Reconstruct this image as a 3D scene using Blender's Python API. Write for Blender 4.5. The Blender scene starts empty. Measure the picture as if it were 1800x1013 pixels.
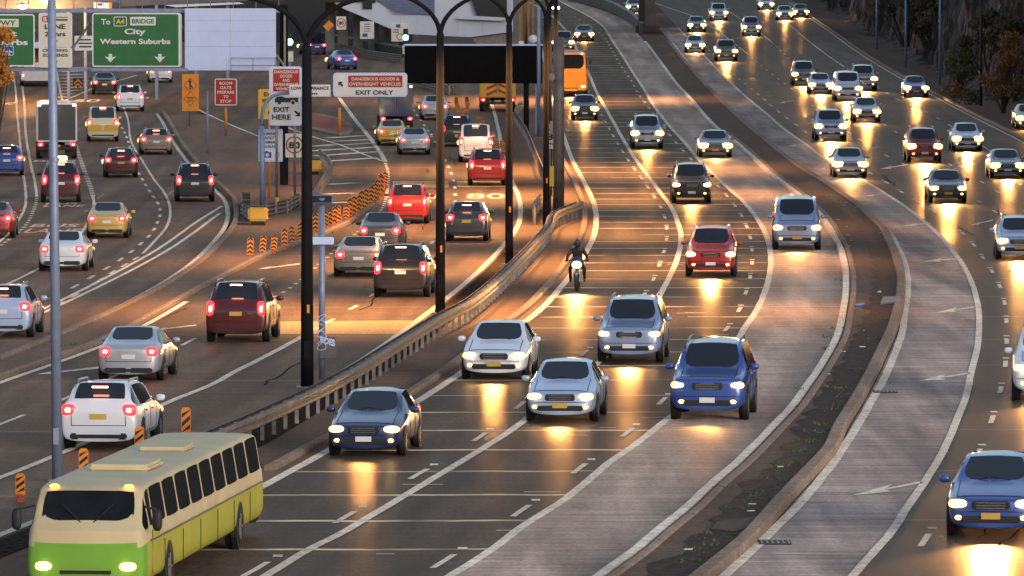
import bpy, bmesh, math, random
import numpy as np
from mathutils import Vector, Matrix, noise
R = math.radians
S = bpy.context.scene
C = S.collection
random.seed(7)

# ---------------------------------------------------------------- camera
F = 12000.0            # focal length in photo pixels (1800 px wide frame)
H = 10.86              # camera height above the nearest road
PITCH = math.atan(546.5 / F)
cam_d = bpy.data.cameras.new('camera')
cam_d.sensor_width = 36.0
cam_d.lens = 36.0 * F / 1800.0
cam_d.clip_start = 1.0
cam_d.clip_end = 6000.0
cam = bpy.data.objects.new('camera', cam_d)
C.objects.link(cam)
cam.location = (0, 0, H)
cam.rotation_euler = (R(90) - PITCH, 0, 0)
S.camera = cam

# ---------------------------------------------------------------- sky, sun, exposure
SUN_ELEV, SUN_AZ = R(7), R(148)     # low dusk sun behind the camera, to the right
w = bpy.data.worlds.new('World')
S.world = w
w.use_nodes = True
nt = w.node_tree
sky = nt.nodes.new('ShaderNodeTexSky')
sky.sky_type = 'NISHITA'
sky.sun_disc = False
sky.sun_elevation = SUN_ELEV
sky.sun_rotation = SUN_AZ
sky.air_density = 1.3
sky.dust_density = 2.0
sky.ozone_density = 4.0
hs = nt.nodes.new('ShaderNodeHueSaturation')
hs.inputs['Saturation'].default_value = 0.62      # hazy dusk sky
nt.links.new(sky.outputs[0], hs.inputs['Color'])
nt.links.new(hs.outputs[0], nt.nodes['Background'].inputs[0])
nt.nodes['Background'].inputs[1].default_value = 0.15
sl = bpy.data.lights.new('sun', 'SUN')
sl.energy = 0.5
sl.angle = R(25)
sl.color = (1.0, 0.88, 0.82)
sun = bpy.data.objects.new('sun', sl)
C.objects.link(sun)
_d = Vector((math.sin(SUN_AZ) * math.cos(SUN_ELEV), math.cos(SUN_AZ) * math.cos(SUN_ELEV), math.sin(SUN_ELEV)))
sun.rotation_euler = (-_d).to_track_quat('-Z', 'Y').to_euler()
sun.location = (0, 300, 200)
S.view_settings.view_transform = 'Standard'
S.view_settings.look = 'None'
S.view_settings.gamma = 1.0
S.view_settings.exposure = 1.28
try:
    S.cycles.max_bounces = 6
    S.cycles.sample_clamp_indirect = 4.0
    S.cycles.caustics_reflective = False
    S.cycles.caustics_refractive = False
except Exception:
    pass

# ---------------------------------------------------------------- photo pixel -> place on the ground
_c, _s = math.cos(PITCH), math.sin(PITCH)
def zg(Y):
    return 0.0155 * 28 * math.log1p(math.exp(min((Y - 335) / 28.0, 50))) if Y < 1500 else 0.0155 * (Y - 335)
def ray(px, py):
    v = (py - 506.5) / F
    return Vector(((px - 900) / F, _c - _s * v, -_s - _c * v))
def P(px, py):
    d = ray(px, py)
    lo, hi = 60.0, 1200.0
    for _ in range(50):
        m = (lo + hi) / 2
        t = m / d.y
        if H + t * d.z - zg(m) > 0: lo = m
        else: hi = m
    t = lo / d.y
    return Vector((t * d.x, lo, zg(lo)))
def Wp(px, py, Y):
    d = ray(px, py); t = Y / d.y
    return Vector((t * d.x, Y, H + t * d.z))
def sc(Y): return F / Y            # photo pixels per metre at distance Y

# ---------------------------------------------------------------- objects
def tag(o, label=None, cat=None, group=None, kind=None):
    if label: o['label'] = label
    if cat: o['category'] = cat
    if group: o['group'] = group
    if kind: o['kind'] = kind
    return o
def empty(name, loc=(0, 0, 0), rz=0.0):
    o = bpy.data.objects.new(name, None)
    C.objects.link(o)
    o.location = loc
    o.rotation_euler = (0, 0, rz)
    o.empty_display_size = 0.2
    return o
def copy_tree(o, parent=None):
    c = o.copy(); C.objects.link(c)
    if parent: c.parent = parent
    for ch in list(o.children): copy_tree(ch, c)
    return c

class MB:
    def __init__(s): s.v = []; s.f = []; s.m = []; s.cur = 0
    def add(s, vs, fs):
        n = len(s.v); s.v += [tuple(p) for p in vs]
        for f in fs: s.f.append([i + n for i in f]); s.m.append(s.cur)
        return s
    def box(s, c, d, rz=0.0, taper=1.0):
        x, y, z = d[0] / 2, d[1] / 2, d[2] / 2
        vs = []
        for k, (a, b, e) in enumerate([(-1,-1,-1),(1,-1,-1),(1,1,-1),(-1,1,-1),(-1,-1,1),(1,-1,1),(1,1,1),(-1,1,1)]):
            q = taper if e > 0 else 1.0
            X, Y = a * x * q, b * y * q
            if rz: X, Y = X * math.cos(rz) - Y * math.sin(rz), X * math.sin(rz) + Y * math.cos(rz)
            vs.append((c[0] + X, c[1] + Y, c[2] + e * z))
        return s.add(vs, [(0,3,2,1),(4,5,6,7),(0,1,5,4),(1,2,6,5),(2,3,7,6),(3,0,4,7)])
    def tube(s, pts, r, n=10, r1=None, caps=True):
        pts = [Vector(p) for p in pts]; rings = []
        up = Vector((0.013, 0.021, 1))
        for i, p in enumerate(pts):
            t = (pts[min(i + 1, len(pts) - 1)] - pts[max(i - 1, 0)]).normalized()
            a = t.cross(up)
            if a.length < 0.05: a = t.cross(Vector((1, 0.1, 0)))
            a.normalize(); b = t.cross(a)
            rr = r if r1 is None else r + (r1 - r) * i / (len(pts) - 1)
            rings.append([p + a * rr * math.cos(2 * math.pi * k / n) + b * rr * math.sin(2 * math.pi * k / n) for k in range(n)])
        vs = [q for g in rings for q in g]; fs = []
        for i in range(len(pts) - 1):
            for k in range(n):
                fs.append((i * n + k, i * n + (k + 1) % n, (i + 1) * n + (k + 1) % n, (i + 1) * n + k))
        if caps:
            fs.append(tuple(range(n))[::-1]); fs.append(tuple((len(pts) - 1) * n + k for k in range(n)))
        return s.add(vs, fs)
    def ell(s, c, d, nu=12, nv=8, p=1.0):
        vs, fs = [], []
        sg = lambda a: math.copysign(abs(a) ** p, a)
        for j in range(nv + 1):
            ph = -math.pi / 2 + math.pi * j / nv
            for i in range(nu):
                th = 2 * math.pi * i / nu
                vs.append((c[0] + d[0] * sg(math.cos(ph)) * sg(math.cos(th)), c[1] + d[1] * sg(math.cos(ph)) * sg(math.sin(th)), c[2] + d[2] * sg(math.sin(ph))))
        for j in range(nv):
            for i in range(nu):
                fs.append((j * nu + i, j * nu + (i + 1) % nu, (j + 1) * nu + (i + 1) % nu, (j + 1) * nu + i))
        return s.add(vs, fs)
    def prism(s, poly, y0, y1):           # poly of (x, z), extruded along y
        n = len(poly)
        vs = [(x, y0, z) for x, z in poly] + [(x, y1, z) for x, z in poly]
        fs = [tuple(range(n)), tuple(range(n, 2 * n))[::-1]]
        for i in range(n): fs.append((i, i + n, (i + 1) % n + n, (i + 1) % n))
        return s.add(vs, fs)
    def sweep(s, path, prof, close=True): # prof of (side, up); path of points, sweeps in plan
        path = [Vector(p) for p in path]; n = len(prof); vs, fs = [], []
        for i, p in enumerate(path):
            t = path[min(i + 1, len(path) - 1)] - path[max(i - 1, 0)]
            t.z = 0; t.normalize(); a = Vector((t.y, -t.x, 0))
            for q in prof: vs.append(p + a * q[0] + Vector((0, 0, q[1])))
        for i in range(len(path) - 1):
            for k in range(n if close else n - 1):
                k2 = (k + 1) % n
                fs.append((i * n + k, i * n + k2, (i + 1) * n + k2, (i + 1) * n + k))
        if close:
            fs.append(tuple(range(n))); fs.append(tuple((len(path) - 1) * n + k for k in range(n))[::-1])
        return s.add(vs, fs)
    def build(s, name, mats, parent=None, bevel=0.0, smooth=False, fix=True, loc=None):
        me = bpy.data.meshes.new(name)
        me.from_pydata(s.v, [], s.f)
        if not isinstance(mats, (list, tuple)): mats = [mats]
        for m in mats: me.materials.append(m)
        if len(mats) > 1: me.polygons.foreach_set('material_index', s.m)
        if fix or bevel:
            bm = bmesh.new(); bm.from_mesh(me)
            if fix: bmesh.ops.recalc_face_normals(bm, faces=bm.faces)
            if bevel:
                es = [e for e in bm.edges if len(e.link_faces) == 2 and e.calc_face_angle(0) > 0.5]
                bmesh.ops.bevel(bm, geom=es, offset=bevel, segments=2, affect='EDGES', clamp_overlap=True)
            bm.to_mesh(me); bm.free()
        if smooth: me.polygons.foreach_set('use_smooth', [True] * len(me.polygons))
        o = bpy.data.objects.new(name, me); C.objects.link(o)
        if parent: o.parent = parent
        if loc: o.location = loc
        return o

# ---------------------------------------------------------------- materials
def newmat(name):
    m = bpy.data.materials.new(name); m.use_nodes = True
    return m, m.node_tree, m.node_tree.nodes['Principled BSDF']
def mat(name, col, rough=0.6, metal=0.0, var=0.18, scale=3.0, coat=0.0, spec=0.5, bump=0.0):
    m, t, b = newmat(name)
    L = t.links
    geo = t.nodes.new('ShaderNodeTexCoord')
    nz = t.nodes.new('ShaderNodeTexNoise'); nz.inputs['Scale'].default_value = scale; nz.inputs['Detail'].default_value = 6
    L.new(geo.outputs['Object'], nz.inputs['Vector'])
    rp = t.nodes.new('ShaderNodeValToRGB')
    rp.color_ramp.elements[0].position = 0.3; rp.color_ramp.elements[1].position = 0.7
    rp.color_ramp.elements[0].color = tuple(c * (1 - var) for c in col) + (1,)
    rp.color_ramp.elements[1].color = tuple(min(1, c * (1 + var)) for c in col) + (1,)
    L.new(nz.outputs['Fac'], rp.inputs[0]); L.new(rp.outputs[0], b.inputs['Base Color'])
    b.inputs['Roughness'].default_value = rough; b.inputs['Metallic'].default_value = metal
    b.inputs['Coat Weight'].default_value = coat; b.inputs['Coat Roughness'].default_value = 0.08
    b.inputs['Specular IOR Level'].default_value = spec
    if bump:
        bp = t.nodes.new('ShaderNodeBump'); bp.inputs['Strength'].default_value = bump; bp.inputs['Distance'].default_value = 0.05
        L.new(nz.outputs['Fac'], bp.inputs['Height']); L.new(bp.outputs[0], b.inputs['Normal'])
    return m
def emit(name, col, st, edge=None):
    m, t, b = newmat(name)
    b.inputs['Base Color'].default_value = tuple(min(1, c) for c in col) + (1,)
    b.inputs['Emission Color'].default_value = tuple(col) + (1,)
    b.inputs['Emission Strength'].default_value = st
    b.inputs['Roughness'].default_value = 0.2
    return m
def road_mat(name, col, col2, rough, rvar, streak=0.0, joints=None, jcol=(0.5, 0.42, 0.3), jw=0.3, stain=0.5, grain=0.35, gloss=0.10, tracks=0.0):
    """aged pavement: big stains, cross tining, grain, sealed joints every few metres"""
    m, t, b = newmat(name); N, L = t.nodes, t.links
    geo = N.new('ShaderNodeNewGeometry')
    def mapped(sx, sy):
        mp = N.new('ShaderNodeVectorMath'); mp.operation = 'MULTIPLY'; mp.inputs[1].default_value = (sx, sy, 1)
        L.new(geo.outputs['Position'], mp.inputs[0]); return mp.outputs[0]
    def nz(vec, scale, detail=5, rough_=0.55):
        n = N.new('ShaderNodeTexNoise'); n.inputs['Scale'].default_value = scale; n.inputs['Detail'].default_value = detail
        n.inputs['Roughness'].default_value = rough_
        L.new(vec, n.inputs['Vector']); return n.outputs['Fac']
    def ramp(fac, a, bq, c0=0.0, c1=1.0):
        r = N.new('ShaderNodeMapRange'); r.inputs['From Min'].default_value = a; r.inputs['From Max'].default_value = bq
        r.inputs['To Min'].default_value = c0; r.inputs['To Max'].default_value = c1
        L.new(fac, r.inputs['Value']); return r.outputs[0]
    def mix(f, c1, c2, mode='MIX'):
        x = N.new('ShaderNodeMix'); x.data_type = 'RGBA'; x.blend_type = mode
        if isinstance(f, (int, float)): x.inputs[0].default_value = f
        else: L.new(f, x.inputs[0])
        for k, cc in ((6, c1), (7, c2)):
            if isinstance(cc, tuple): x.inputs[k].default_value = cc + (1,)
            else: L.new(cc, x.inputs[k])
        return x.outputs[2]
    big = ramp(nz(mapped(0.6, 0.045), 1.0, 6), 0.38, 0.62)
    c = mix(big, col, col2)
    # wheel-path polish and oil along the lanes
    oil = ramp(nz(mapped(1.1, 0.012), 1.0, 3), 0.5, 0.72)
    dark = tuple(x * 0.42 for x in col)
    sc_ = N.new('ShaderNodeMath'); sc_.operation = 'MULTIPLY'; sc_.inputs[1].default_value = stain
    L.new(oil, sc_.inputs[0]); c = mix(sc_.outputs[0], c, dark)
    gr = ramp(nz(mapped(1, 0.35), 9.0, 6, 0.7), 0.3, 0.7, 1 - grain, 1 + grain)
    gm = N.new('ShaderNodeVectorMath'); gm.operation = 'SCALE'
    L.new(c, gm.inputs[0]); L.new(gr, gm.inputs['Scale']); c = gm.outputs[0]
    if streak:
        st = ramp(nz(mapped(0.22, 1.6), 1.0, 8, 0.75), 0.32, 0.68, 1 - streak, 1 + streak)
        g2 = N.new('ShaderNodeVectorMath'); g2.operation = 'SCALE'
        L.new(c, g2.inputs[0]); L.new(st, g2.inputs['Scale']); c = g2.outputs[0]
    if tracks:
        uv = N.new('ShaderNodeUVMap'); uv.uv_map = 'lane'; su = N.new('ShaderNodeSeparateXYZ'); L.new(uv.outputs[0], su.inputs[0])
        m1 = N.new('ShaderNodeMath'); m1.operation = 'MULTIPLY'; m1.inputs[1].default_value = 2 * math.pi / 1.78; L.new(su.outputs[0], m1.inputs[0])
        m2 = N.new('ShaderNodeMath'); m2.operation = 'SINE'; L.new(m1.outputs[0], m2.inputs[0])
        m3 = ramp(m2.outputs[0], -0.2, 1.0, 0.0, 1.0)
        nn = ramp(nz(mapped(0.8, 0.06), 1.0, 5), 0.3, 0.65, 0.15, 1.0)
        m4 = N.new('ShaderNodeMath'); m4.operation = 'MULTIPLY'; L.new(m3, m4.inputs[0]); L.new(nn, m4.inputs[1])
        m5 = N.new('ShaderNodeMath'); m5.operation = 'MULTIPLY'; m5.inputs[1].default_value = tracks; L.new(m4.outputs[0], m5.inputs[0])
        c = mix(m5.outputs[0], c, tuple(x * 0.25 for x in col2))
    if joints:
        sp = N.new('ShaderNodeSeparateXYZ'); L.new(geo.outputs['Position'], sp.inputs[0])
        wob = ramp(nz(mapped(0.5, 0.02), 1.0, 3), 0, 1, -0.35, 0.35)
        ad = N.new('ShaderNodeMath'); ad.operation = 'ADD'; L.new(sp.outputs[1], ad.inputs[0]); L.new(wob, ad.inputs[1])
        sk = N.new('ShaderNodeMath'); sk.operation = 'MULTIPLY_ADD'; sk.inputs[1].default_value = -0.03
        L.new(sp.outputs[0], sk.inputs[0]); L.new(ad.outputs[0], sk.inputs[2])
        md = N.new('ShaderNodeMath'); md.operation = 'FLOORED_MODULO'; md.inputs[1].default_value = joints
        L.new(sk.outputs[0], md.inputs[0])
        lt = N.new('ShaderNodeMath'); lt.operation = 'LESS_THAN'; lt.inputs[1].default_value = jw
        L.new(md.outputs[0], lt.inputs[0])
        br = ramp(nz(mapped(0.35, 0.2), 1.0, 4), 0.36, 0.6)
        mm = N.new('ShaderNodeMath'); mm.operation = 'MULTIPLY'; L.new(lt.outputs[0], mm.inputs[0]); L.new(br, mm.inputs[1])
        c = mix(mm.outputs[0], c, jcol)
    rr = ramp(nz(mapped(0.5, 0.05), 1.0, 5), 0.3, 0.7, rough - rvar, rough + rvar)
    bp = N.new('ShaderNodeBump'); bp.inputs['Strength'].default_value = 0.10; bp.inputs['Distance'].default_value = 0.02
    L.new(nz(mapped(1, 1), 14.0, 3), bp.inputs['Height'])
    # worn pavement: mostly matt, with a thin damp polish tinted so reflections turn golden
    df = N.new('ShaderNodeBsdfDiffuse'); L.new(c, df.inputs['Color']); df.inputs['Roughness'].default_value = 0.6
    gl = N.new('ShaderNodeBsdfGlossy'); gl.inputs['Color'].default_value = (1.0, 0.80, 0.62, 1)
    L.new(rr, gl.inputs['Roughness']); L.new(bp.outputs[0], gl.inputs['Normal']); L.new(bp.outputs[0], df.inputs['Normal'])
    mx = N.new('ShaderNodeMixShader'); mx.inputs[0].default_value = gloss
    L.new(df.outputs[0], mx.inputs[1]); L.new(gl.outputs[0], mx.inputs[2])
    N.remove(b); out = [n for n in N if n.type == 'OUTPUT_MATERIAL'][0]; L.new(mx.outputs[0], out.inputs[0])
    return m

M = {}
M['asphalt'] = road_mat('asphalt brown', (0.082, 0.056, 0.044), (0.038, 0.030, 0.029), 0.38, 0.10, streak=0.3, joints=6.8, jcol=(0.70, 0.56, 0.36), jw=0.36, stain=0.7, grain=0.55, tracks=0.6)  # pale warm joint colour holds headlamp glints on the sealed joints
M['asphalt_blue'] = road_mat('asphalt cool', (0.050, 0.045, 0.050), (0.026, 0.025, 0.030), 0.34, 0.08, stain=0.6, grain=0.45, streak=0.2, joints=13.6, jcol=(0.22, 0.20, 0.20), jw=0.18, gloss=0.13, tracks=0.6)
M['asphalt_ramp'] = road_mat('asphalt ramp', (0.145, 0.088, 0.060), (0.072, 0.050, 0.040), 0.46, 0.10, tracks=0.5, stain=0.7, grain=0.45, streak=0.32, joints=20.4, jcol=(0.3, 0.2, 0.12), jw=0.18)
M['asphalt_left'] = road_mat('asphalt left', (0.150, 0.098, 0.072), (0.076, 0.054, 0.045), 0.46, 0.10, tracks=0.5, stain=0.7, grain=0.45, streak=0.32, joints=13.6, jcol=(0.3, 0.2, 0.12), jw=0.18)  # redder, lighter base carries the warmth of lamps not modelled
M['concrete'] = road_mat('lane concrete', (0.48, 0.36, 0.295), (0.26, 0.192, 0.160), 0.55, 0.10, streak=0.42, joints=6.8, jcol=(0.45, 0.36, 0.24), jw=0.22, stain=0.4, grain=0.3, tracks=0.35)
M['concrete_grey'] = road_mat('shoulder concrete', (0.40, 0.315, 0.28), (0.150, 0.130, 0.130), 0.55, 0.10, streak=0.5, joints=6.8, jcol=(0.10, 0.09, 0.09), jw=0.16, stain=0.55, grain=0.25)
M['median'] = road_mat('median bitumen', (0.085, 0.054, 0.043), (0.045, 0.031, 0.027), 0.8, 0.08, streak=0.35, stain=0.4, grain=0.5)
M['verge'] = road_mat('verge paving', (0.130, 0.070, 0.045), (0.070, 0.043, 0.032), 0.75, 0.1, streak=0.35, stain=0.4, grain=0.4)
M['island'] = road_mat('island paving', (0.150, 0.090, 0.066), (0.100, 0.064, 0.050), 0.75, 0.08, streak=0.25, stain=0.3, grain=0.3)
M['soil'] = road_mat('ground soil', (0.060, 0.044, 0.032), (0.030, 0.025, 0.020), 0.9, 0.05, streak=0.2)
M['kerb'] = road_mat('kerb concrete', (0.26, 0.19, 0.145), (0.15, 0.105, 0.082), 0.7, 0.1, streak=0.3, joints=2.4, jcol=(0.06, 0.05, 0.04), jw=0.06)
M['kerb_white'] = road_mat('kerb whitewash', (0.62, 0.57, 0.52), (0.40, 0.35, 0.31), 0.6, 0.1, streak=0.35, joints=2.4, jcol=(0.16, 0.12, 0.1), jw=0.08)
M['line'] = road_mat('line paint', (0.74, 0.66, 0.55), (0.50, 0.43, 0.35), 0.5, 0.1, streak=0.3, stain=0.2)
M['redpave'] = road_mat('red paving', (0.30, 0.075, 0.060), (0.20, 0.06, 0.05), 0.7, 0.08, streak=0.15)
M['buslane'] = road_mat('bus lane surface', (0.28, 0.10, 0.045), (0.19, 0.075, 0.04), 0.6, 0.08, streak=0.3)
M['tan'] = road_mat('tan band', (0.50, 0.33, 0.13), (0.40, 0.25, 0.10), 0.5, 0.1, streak=0.3)
M['steel'] = mat('galvanised steel', (0.24, 0.21, 0.19), 0.5, 0.5, 0.25, 6)
M['rail'] = mat('weathered rail steel', (0.135, 0.10, 0.080), 0.55, 0.3, 0.45, 2.0)
M['pole_dark'] = mat('dark painted pole', (0.013, 0.012, 0.014), 0.8, 0.0, 0.15, 3, spec=.08)
M['pole_grey'] = mat('grey galvanised pole', (0.24, 0.28, 0.40), 0.5, 0.3, 0.12, 5)
M['black'] = mat('matt black', (0.012, 0.012, 0.013), 0.6, 0, 0.2, 3)
M['rubber'] = mat('tyre rubber', (0.014, 0.013, 0.013), 0.75, 0, 0.2, 8)
M['rim'] = mat('alloy rim', (0.38, 0.38, 0.40), 0.3, 0.8, 0.1, 5)
M['glass'] = mat('tinted glass', (0.012, 0.015, 0.022), 0.06, 0.0, 0.1, 2, spec=0.8)
M['plate'] = mat('yellow number plate', (0.60, 0.36, 0.06), 0.45, 0, 0.08, 5)
M['chrome'] = mat('bright trim', (0.5, 0.5, 0.52), 0.2, 0.9, 0.05, 5)
M['white'] = mat('sign white', (0.74, 0.70, 0.68), 0.5, 0, 0.05, 2)
M['cream'] = mat('sign cream', (0.72, 0.64, 0.52), 0.5, 0, 0.05, 2)
M['blank'] = mat('blank sign sheet', (0.56, 0.63, 0.90), 0.4, 0.0, 0.04, 1.5)
M['green'] = mat('sign green', (0.012, 0.130, 0.030), 0.45, 0, 0.08, 2)
M['red'] = mat('sign red', (0.42, 0.010, 0.012), 0.45, 0, 0.08, 2)
M['signblack'] = mat('sign black', (0.012, 0.012, 0.012), 0.5, 0, 0.1, 2)
M['yellow'] = mat('sign yellow', (0.80, 0.44, 0.05), 0.5, 0, 0.06, 2)
M['orange'] = mat('safety orange', (0.80, 0.24, 0.015), 0.5, 0, 0.08, 2)
M['blue'] = mat('sign blue', (0.03, 0.07, 0.35), 0.5, 0, 0.08, 2)
M['goldtext'] = mat('route gold', (0.85, 0.55, 0.05), 0.5, 0, 0.03, 2)
M['head_core'] = emit('headlamp core', (1.0, 0.80, 0.42), 34)
M['head_shell'] = emit('headlamp glow', (1.0, 0.50, 0.14), 2.0)  # orange shell that stands in for the halo around the lamp
M['tail_core'] = emit('tail lamp core', (1.0, 0.30, 0.16), 7)
M['tail_shell'] = emit('tail lamp lens', (1.0, 0.014, 0.018), 2.6)  # red lens whose strong glow also stands for the lamp's halo
M['tail_dim'] = emit('tail lamp lens unlit', (0.5, 0.01, 0.01), 0.15)
M['amber'] = emit('amber lamp', (1.0, 0.40, 0.04), 3.0)
M['taxi'] = emit('taxi sign lamp', (1.0, 0.72, 0.22), 2.4)
M['sig_green'] = emit('green signal lamp', (0.16, 1.0, 0.42), 3.5)
M['sodium'] = emit('street lamp glass', (1.0, 0.62, 0.20), 14)

# ================================================================ curves traced on the ground
class Cv:
    """x as a smooth function of distance Y"""
    def __init__(s, pts, dx=0.0):
        w3 = sorted([P(*p) for p in pts], key=lambda q: q.y)
        y = np.array([q.y for q in w3]); x = np.array([q.x for q in w3])
        k = np.concatenate([[True], np.diff(y) > 0.05]); s.y, s.x = y[k], x[k] + dx
        h = np.diff(s.y); d = np.diff(s.x) / h
        m = np.zeros(len(s.y))
        m[1:-1] = (d[:-1] * h[1:] + d[1:] * h[:-1]) / (h[1:] + h[:-1])
        m[0], m[-1] = d[0], d[-1]; s.m = m
    def at(s, Y):
        if Y <= s.y[0]: return float(s.x[0] + s.m[0] * (Y - s.y[0]))
        if Y >= s.y[-1]: return float(s.x[-1] + s.m[-1] * (Y - s.y[-1]))
        i = int(np.searchsorted(s.y, Y)) - 1
        h = s.y[i + 1] - s.y[i]; t = (Y - s.y[i]) / h
        return float((2*t**3 - 3*t**2 + 1) * s.x[i] + (t**3 - 2*t**2 + t) * h * s.m[i] + (-2*t**3 + 3*t**2) * s.x[i+1] + (t**3 - t**2) * h * s.m[i+1])
    def slope(s, Y): return (s.at(Y + 2) - s.at(Y - 2)) / 4
    def pt(s, Y, dz=0.0, dx=0.0): return Vector((s.at(Y) + dx, Y, zg(Y) + dz))

cA = Cv([(940,60),(952,90),(965,150),(975,190),(985,222),(995,253),(1007,285),(1030,328),(1045,365),(1047,393),(1040,423),(1022,455),(985,506),(942,551),(907,578),(785,673),(725,711),(600,779),(525,821),(430,872),(237,974),(100,1045)])
cB = Cv([(925,2),(960,20),(982,40),(1005,67),(1017,95),(1035,130),(1050,165),(1070,200),(1100,253),(1117,280),(1137,307),(1160,338),(1180,365),(1191,390),(1197,413),(1195,438),(1185,470),(1169,503),(1150,536),(1060,631),(950,718),(899,757),(800,819),(722,866),(650,909),(590,944),(545,966),(475,1009),(400,1055)])
cL = Cv([(905,2),(940,20),(962,40),(985,67),(1000,95),(1018,130),(1036,165),(1056,200),(1090,260),(1107,286),(1127,313),(1147,342),(1157,357),(1166,375),(1171,391),(1172,409),(1171,429),(1165,449),(1157,471),(1146,497),(1129,523),(1105,552),(1040,610),(930,700),(836,774),(730,838),(600,914),(470,990),(390,1036)])
cD = Cv([(975,15),(1010,30),(1040,48),(1062,66),(1077,91),(1092,117),(1106,137),(1125,169),(1149,201),(1175,235),(1195,259),(1218,284),(1242,311),(1259,325),(1286,355),(1299,372),(1308,389),(1315,405),(1320,425),(1322,448),(1322,468),(1317,494),(1309,521),(1296,552),(1274,583),(1190,680),(1097,766),(1000,838),(915,900),(770,994),(700,1040)])
cC = Cv([(1000,11),(1040,32),(1060,47),(1075,70),(1095,100),(1112,127),(1132,157),(1150,187),(1175,220),(1205,253),(1230,283),(1255,308),(1282,333),(1305,353),(1322,373),(1340,400),(1350,425),(1355,460),(1350,495),(1330,546),(1310,576),(1292,606),(1250,660),(1192,723),(1149,757),(1115,784),(1075,811),(1022,856),(975,891),(937,914),(840,984),(795,1011),(740,1048)])
cE = Cv([(1020,7),(1075,25),(1110,45),(1122,62),(1145,92),(1165,120),(1187,150),(1212,177),(1237,207),(1262,232),(1290,253),(1322,281),(1350,307),(1380,330),(1405,350),(1430,373),(1450,398),(1465,425),(1475,448),(1481,473),(1482,503),(1477,551),(1465,598),(1442,641),(1412,686),(1382,726),(1350,760),(1325,786),(1275,834),(1245,859),(1195,906),(1145,946),(1100,984),(1062,1011),(1010,1050)])
cFk = Cv([(1135,30),(1165,62),(1195,100),(1225,135),(1250,162),(1275,187),(1310,220),(1348,252),(1382,280),(1415,303),(1447,323),(1480,345),(1508,365),(1532,388),(1551,405),(1563,428),(1574,453),(1582,480),(1584,510),(1580,543),(1570,578),(1550,623),(1530,665),(1502,715),(1477,756),(1457,799),(1420,839),(1382,879),(1348,918),(1310,959),(1250,1009),(1205,1045)])
cG = Cv([(1150,30),(1175,62),(1203,100),(1231,135),(1256,162),(1281,187),(1317,220),(1355,252),(1389,280),(1422,303),(1455,323),(1489,345),(1518,365),(1543,388),(1564,405),(1580,428),(1592,453),(1600,480),(1602,510),(1598,543),(1590,596),(1575,636),(1562,666),(1540,706),(1512,756),(1450,846),(1407,896),(1357,946),(1290,1009),(1250,1047)])
cH = Cv([(1160,15),(1185,42),(1207,65),(1235,95),(1270,132),(1305,165),(1348,201),(1382,230),(1414,252),(1455,283),(1510,313),(1555,340),(1590,363),(1622,388),(1650,413),(1672,438),(1692,465),(1708,497),(1719,538),(1721,576),(1717,618),(1707,656),(1697,701),(1685,731),(1673,762),(1650,809),(1627,846),(1590,901),(1565,939),(1532,976),(1502,1011),(1470,1046)])
cI = Cv([(1180,15),(1200,40),(1240,82),(1270,112),(1305,144),(1341,173),(1355,186),(1401,221),(1434,245),(1455,257),(1542,312),(1566,326),(1591,342),(1619,358),(1662,387),(1699,417),(1717,438),(1733,461),(1750,488),(1762,516),(1768,548),(1769,584),(1769,625),(1762,671),(1747,727),(1722,794),(1681,869),(1622,956),(1585,1010),(1560,1045)])
cK0 = Cv([(1157,8),(1220,30),(1267,59),(1305,88),(1342,119),(1389,155),(1432,189),(1490,232),(1560,275),(1615,302),(1700,343),(1745,370),(1800,415),(1850,470)])
cK1 = Cv([(1230,-8),(1280,20),(1350,69),(1390,105),(1440,140),(1500,182),(1555,220),(1640,273),(1725,320),(1800,370),(1870,430)])
cK2 = Cv([(1330,-2),(1350,17),(1382,40),(1432,81),(1481,116),(1544,155),(1580,176),(1637,202),(1700,240),(1800,305),(1880,360)])
cR = Cv([(1390,3),(1420,27),(1450,47),(1475,65),(1510,90),(1570,127),(1640,165),(1700,197),(1750,222),(1800,247),(1900,300)])
# left carriageways
cM = Cv([(805,60),(850,140),(878,230),(888,285),(900,315),(915,353),(917,373),(910,403),(887,433),(815,503),(725,573),(640,633),(560,682),(470,735),(400,775),(300,822),(200,865),(60,920),(-80,975)])
cN = Cv([(640,100),(700,160),(745,220),(784,285),(799,327),(797,370),(762,424),(746,443),(700,485),(660,516),(615,545),(560,576),(450,636),(410,656),(370,678),(300,706),(225,743),(180,766),(92,804),(0,841),(-120,890)])
cN2 = Cv([(598,175),(625,212),(657,252),(677,285),(683,310),(680,340),(670,370),(650,392),(600,430),(560,467),(530,492),(502,512),(471,531),(367,583),(321,607),(250,640),(180,672),(92,711),(0,747),(-120,795)])
cPk = Cv([(679,328),(675,350),(650,370),(625,388),(570,414),(527,430),(480,446),(450,460),(432,469),(357,508),(250,569),(175,606),(92,637),(0,669),(-120,712)])
cQ = Cv([(290,150),(277,168),(273,186),(290,217),(310,253),(342,295),(380,333),(397,350),(405,373),(400,400),(377,430),(340,465),(277,507),(150,570),(0,632),(-120,680)])
cl1 = Cv([(20,120),(26,147),(30,200),(35,250),(40,298),(45,340),(45,360),(37,380),(12,415),(0,425),(-60,460)])
cl2 = Cv([(35,120),(37,137),(42,175),(47,250),(54,288),(62,325),(64,353),(57,375),(42,400),(25,415),(0,433),(-60,470)])
cl3 = Cv([(97,110),(101,135),(108,170),(117,205),(126,235),(137,268),(150,305),(162,340),(165,360),(158,385),(135,420),(82,465),(20,497),(-60,535)])
cl4 = Cv([(185,150),(195,177),(207,210),(222,240),(243,304),(251,317),(258,329),(268,344),(278,359),(282,374),(277,391),(267,410),(247,430),(216,454),(184,474),(136,502),(57,541),(-60,590)])
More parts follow.
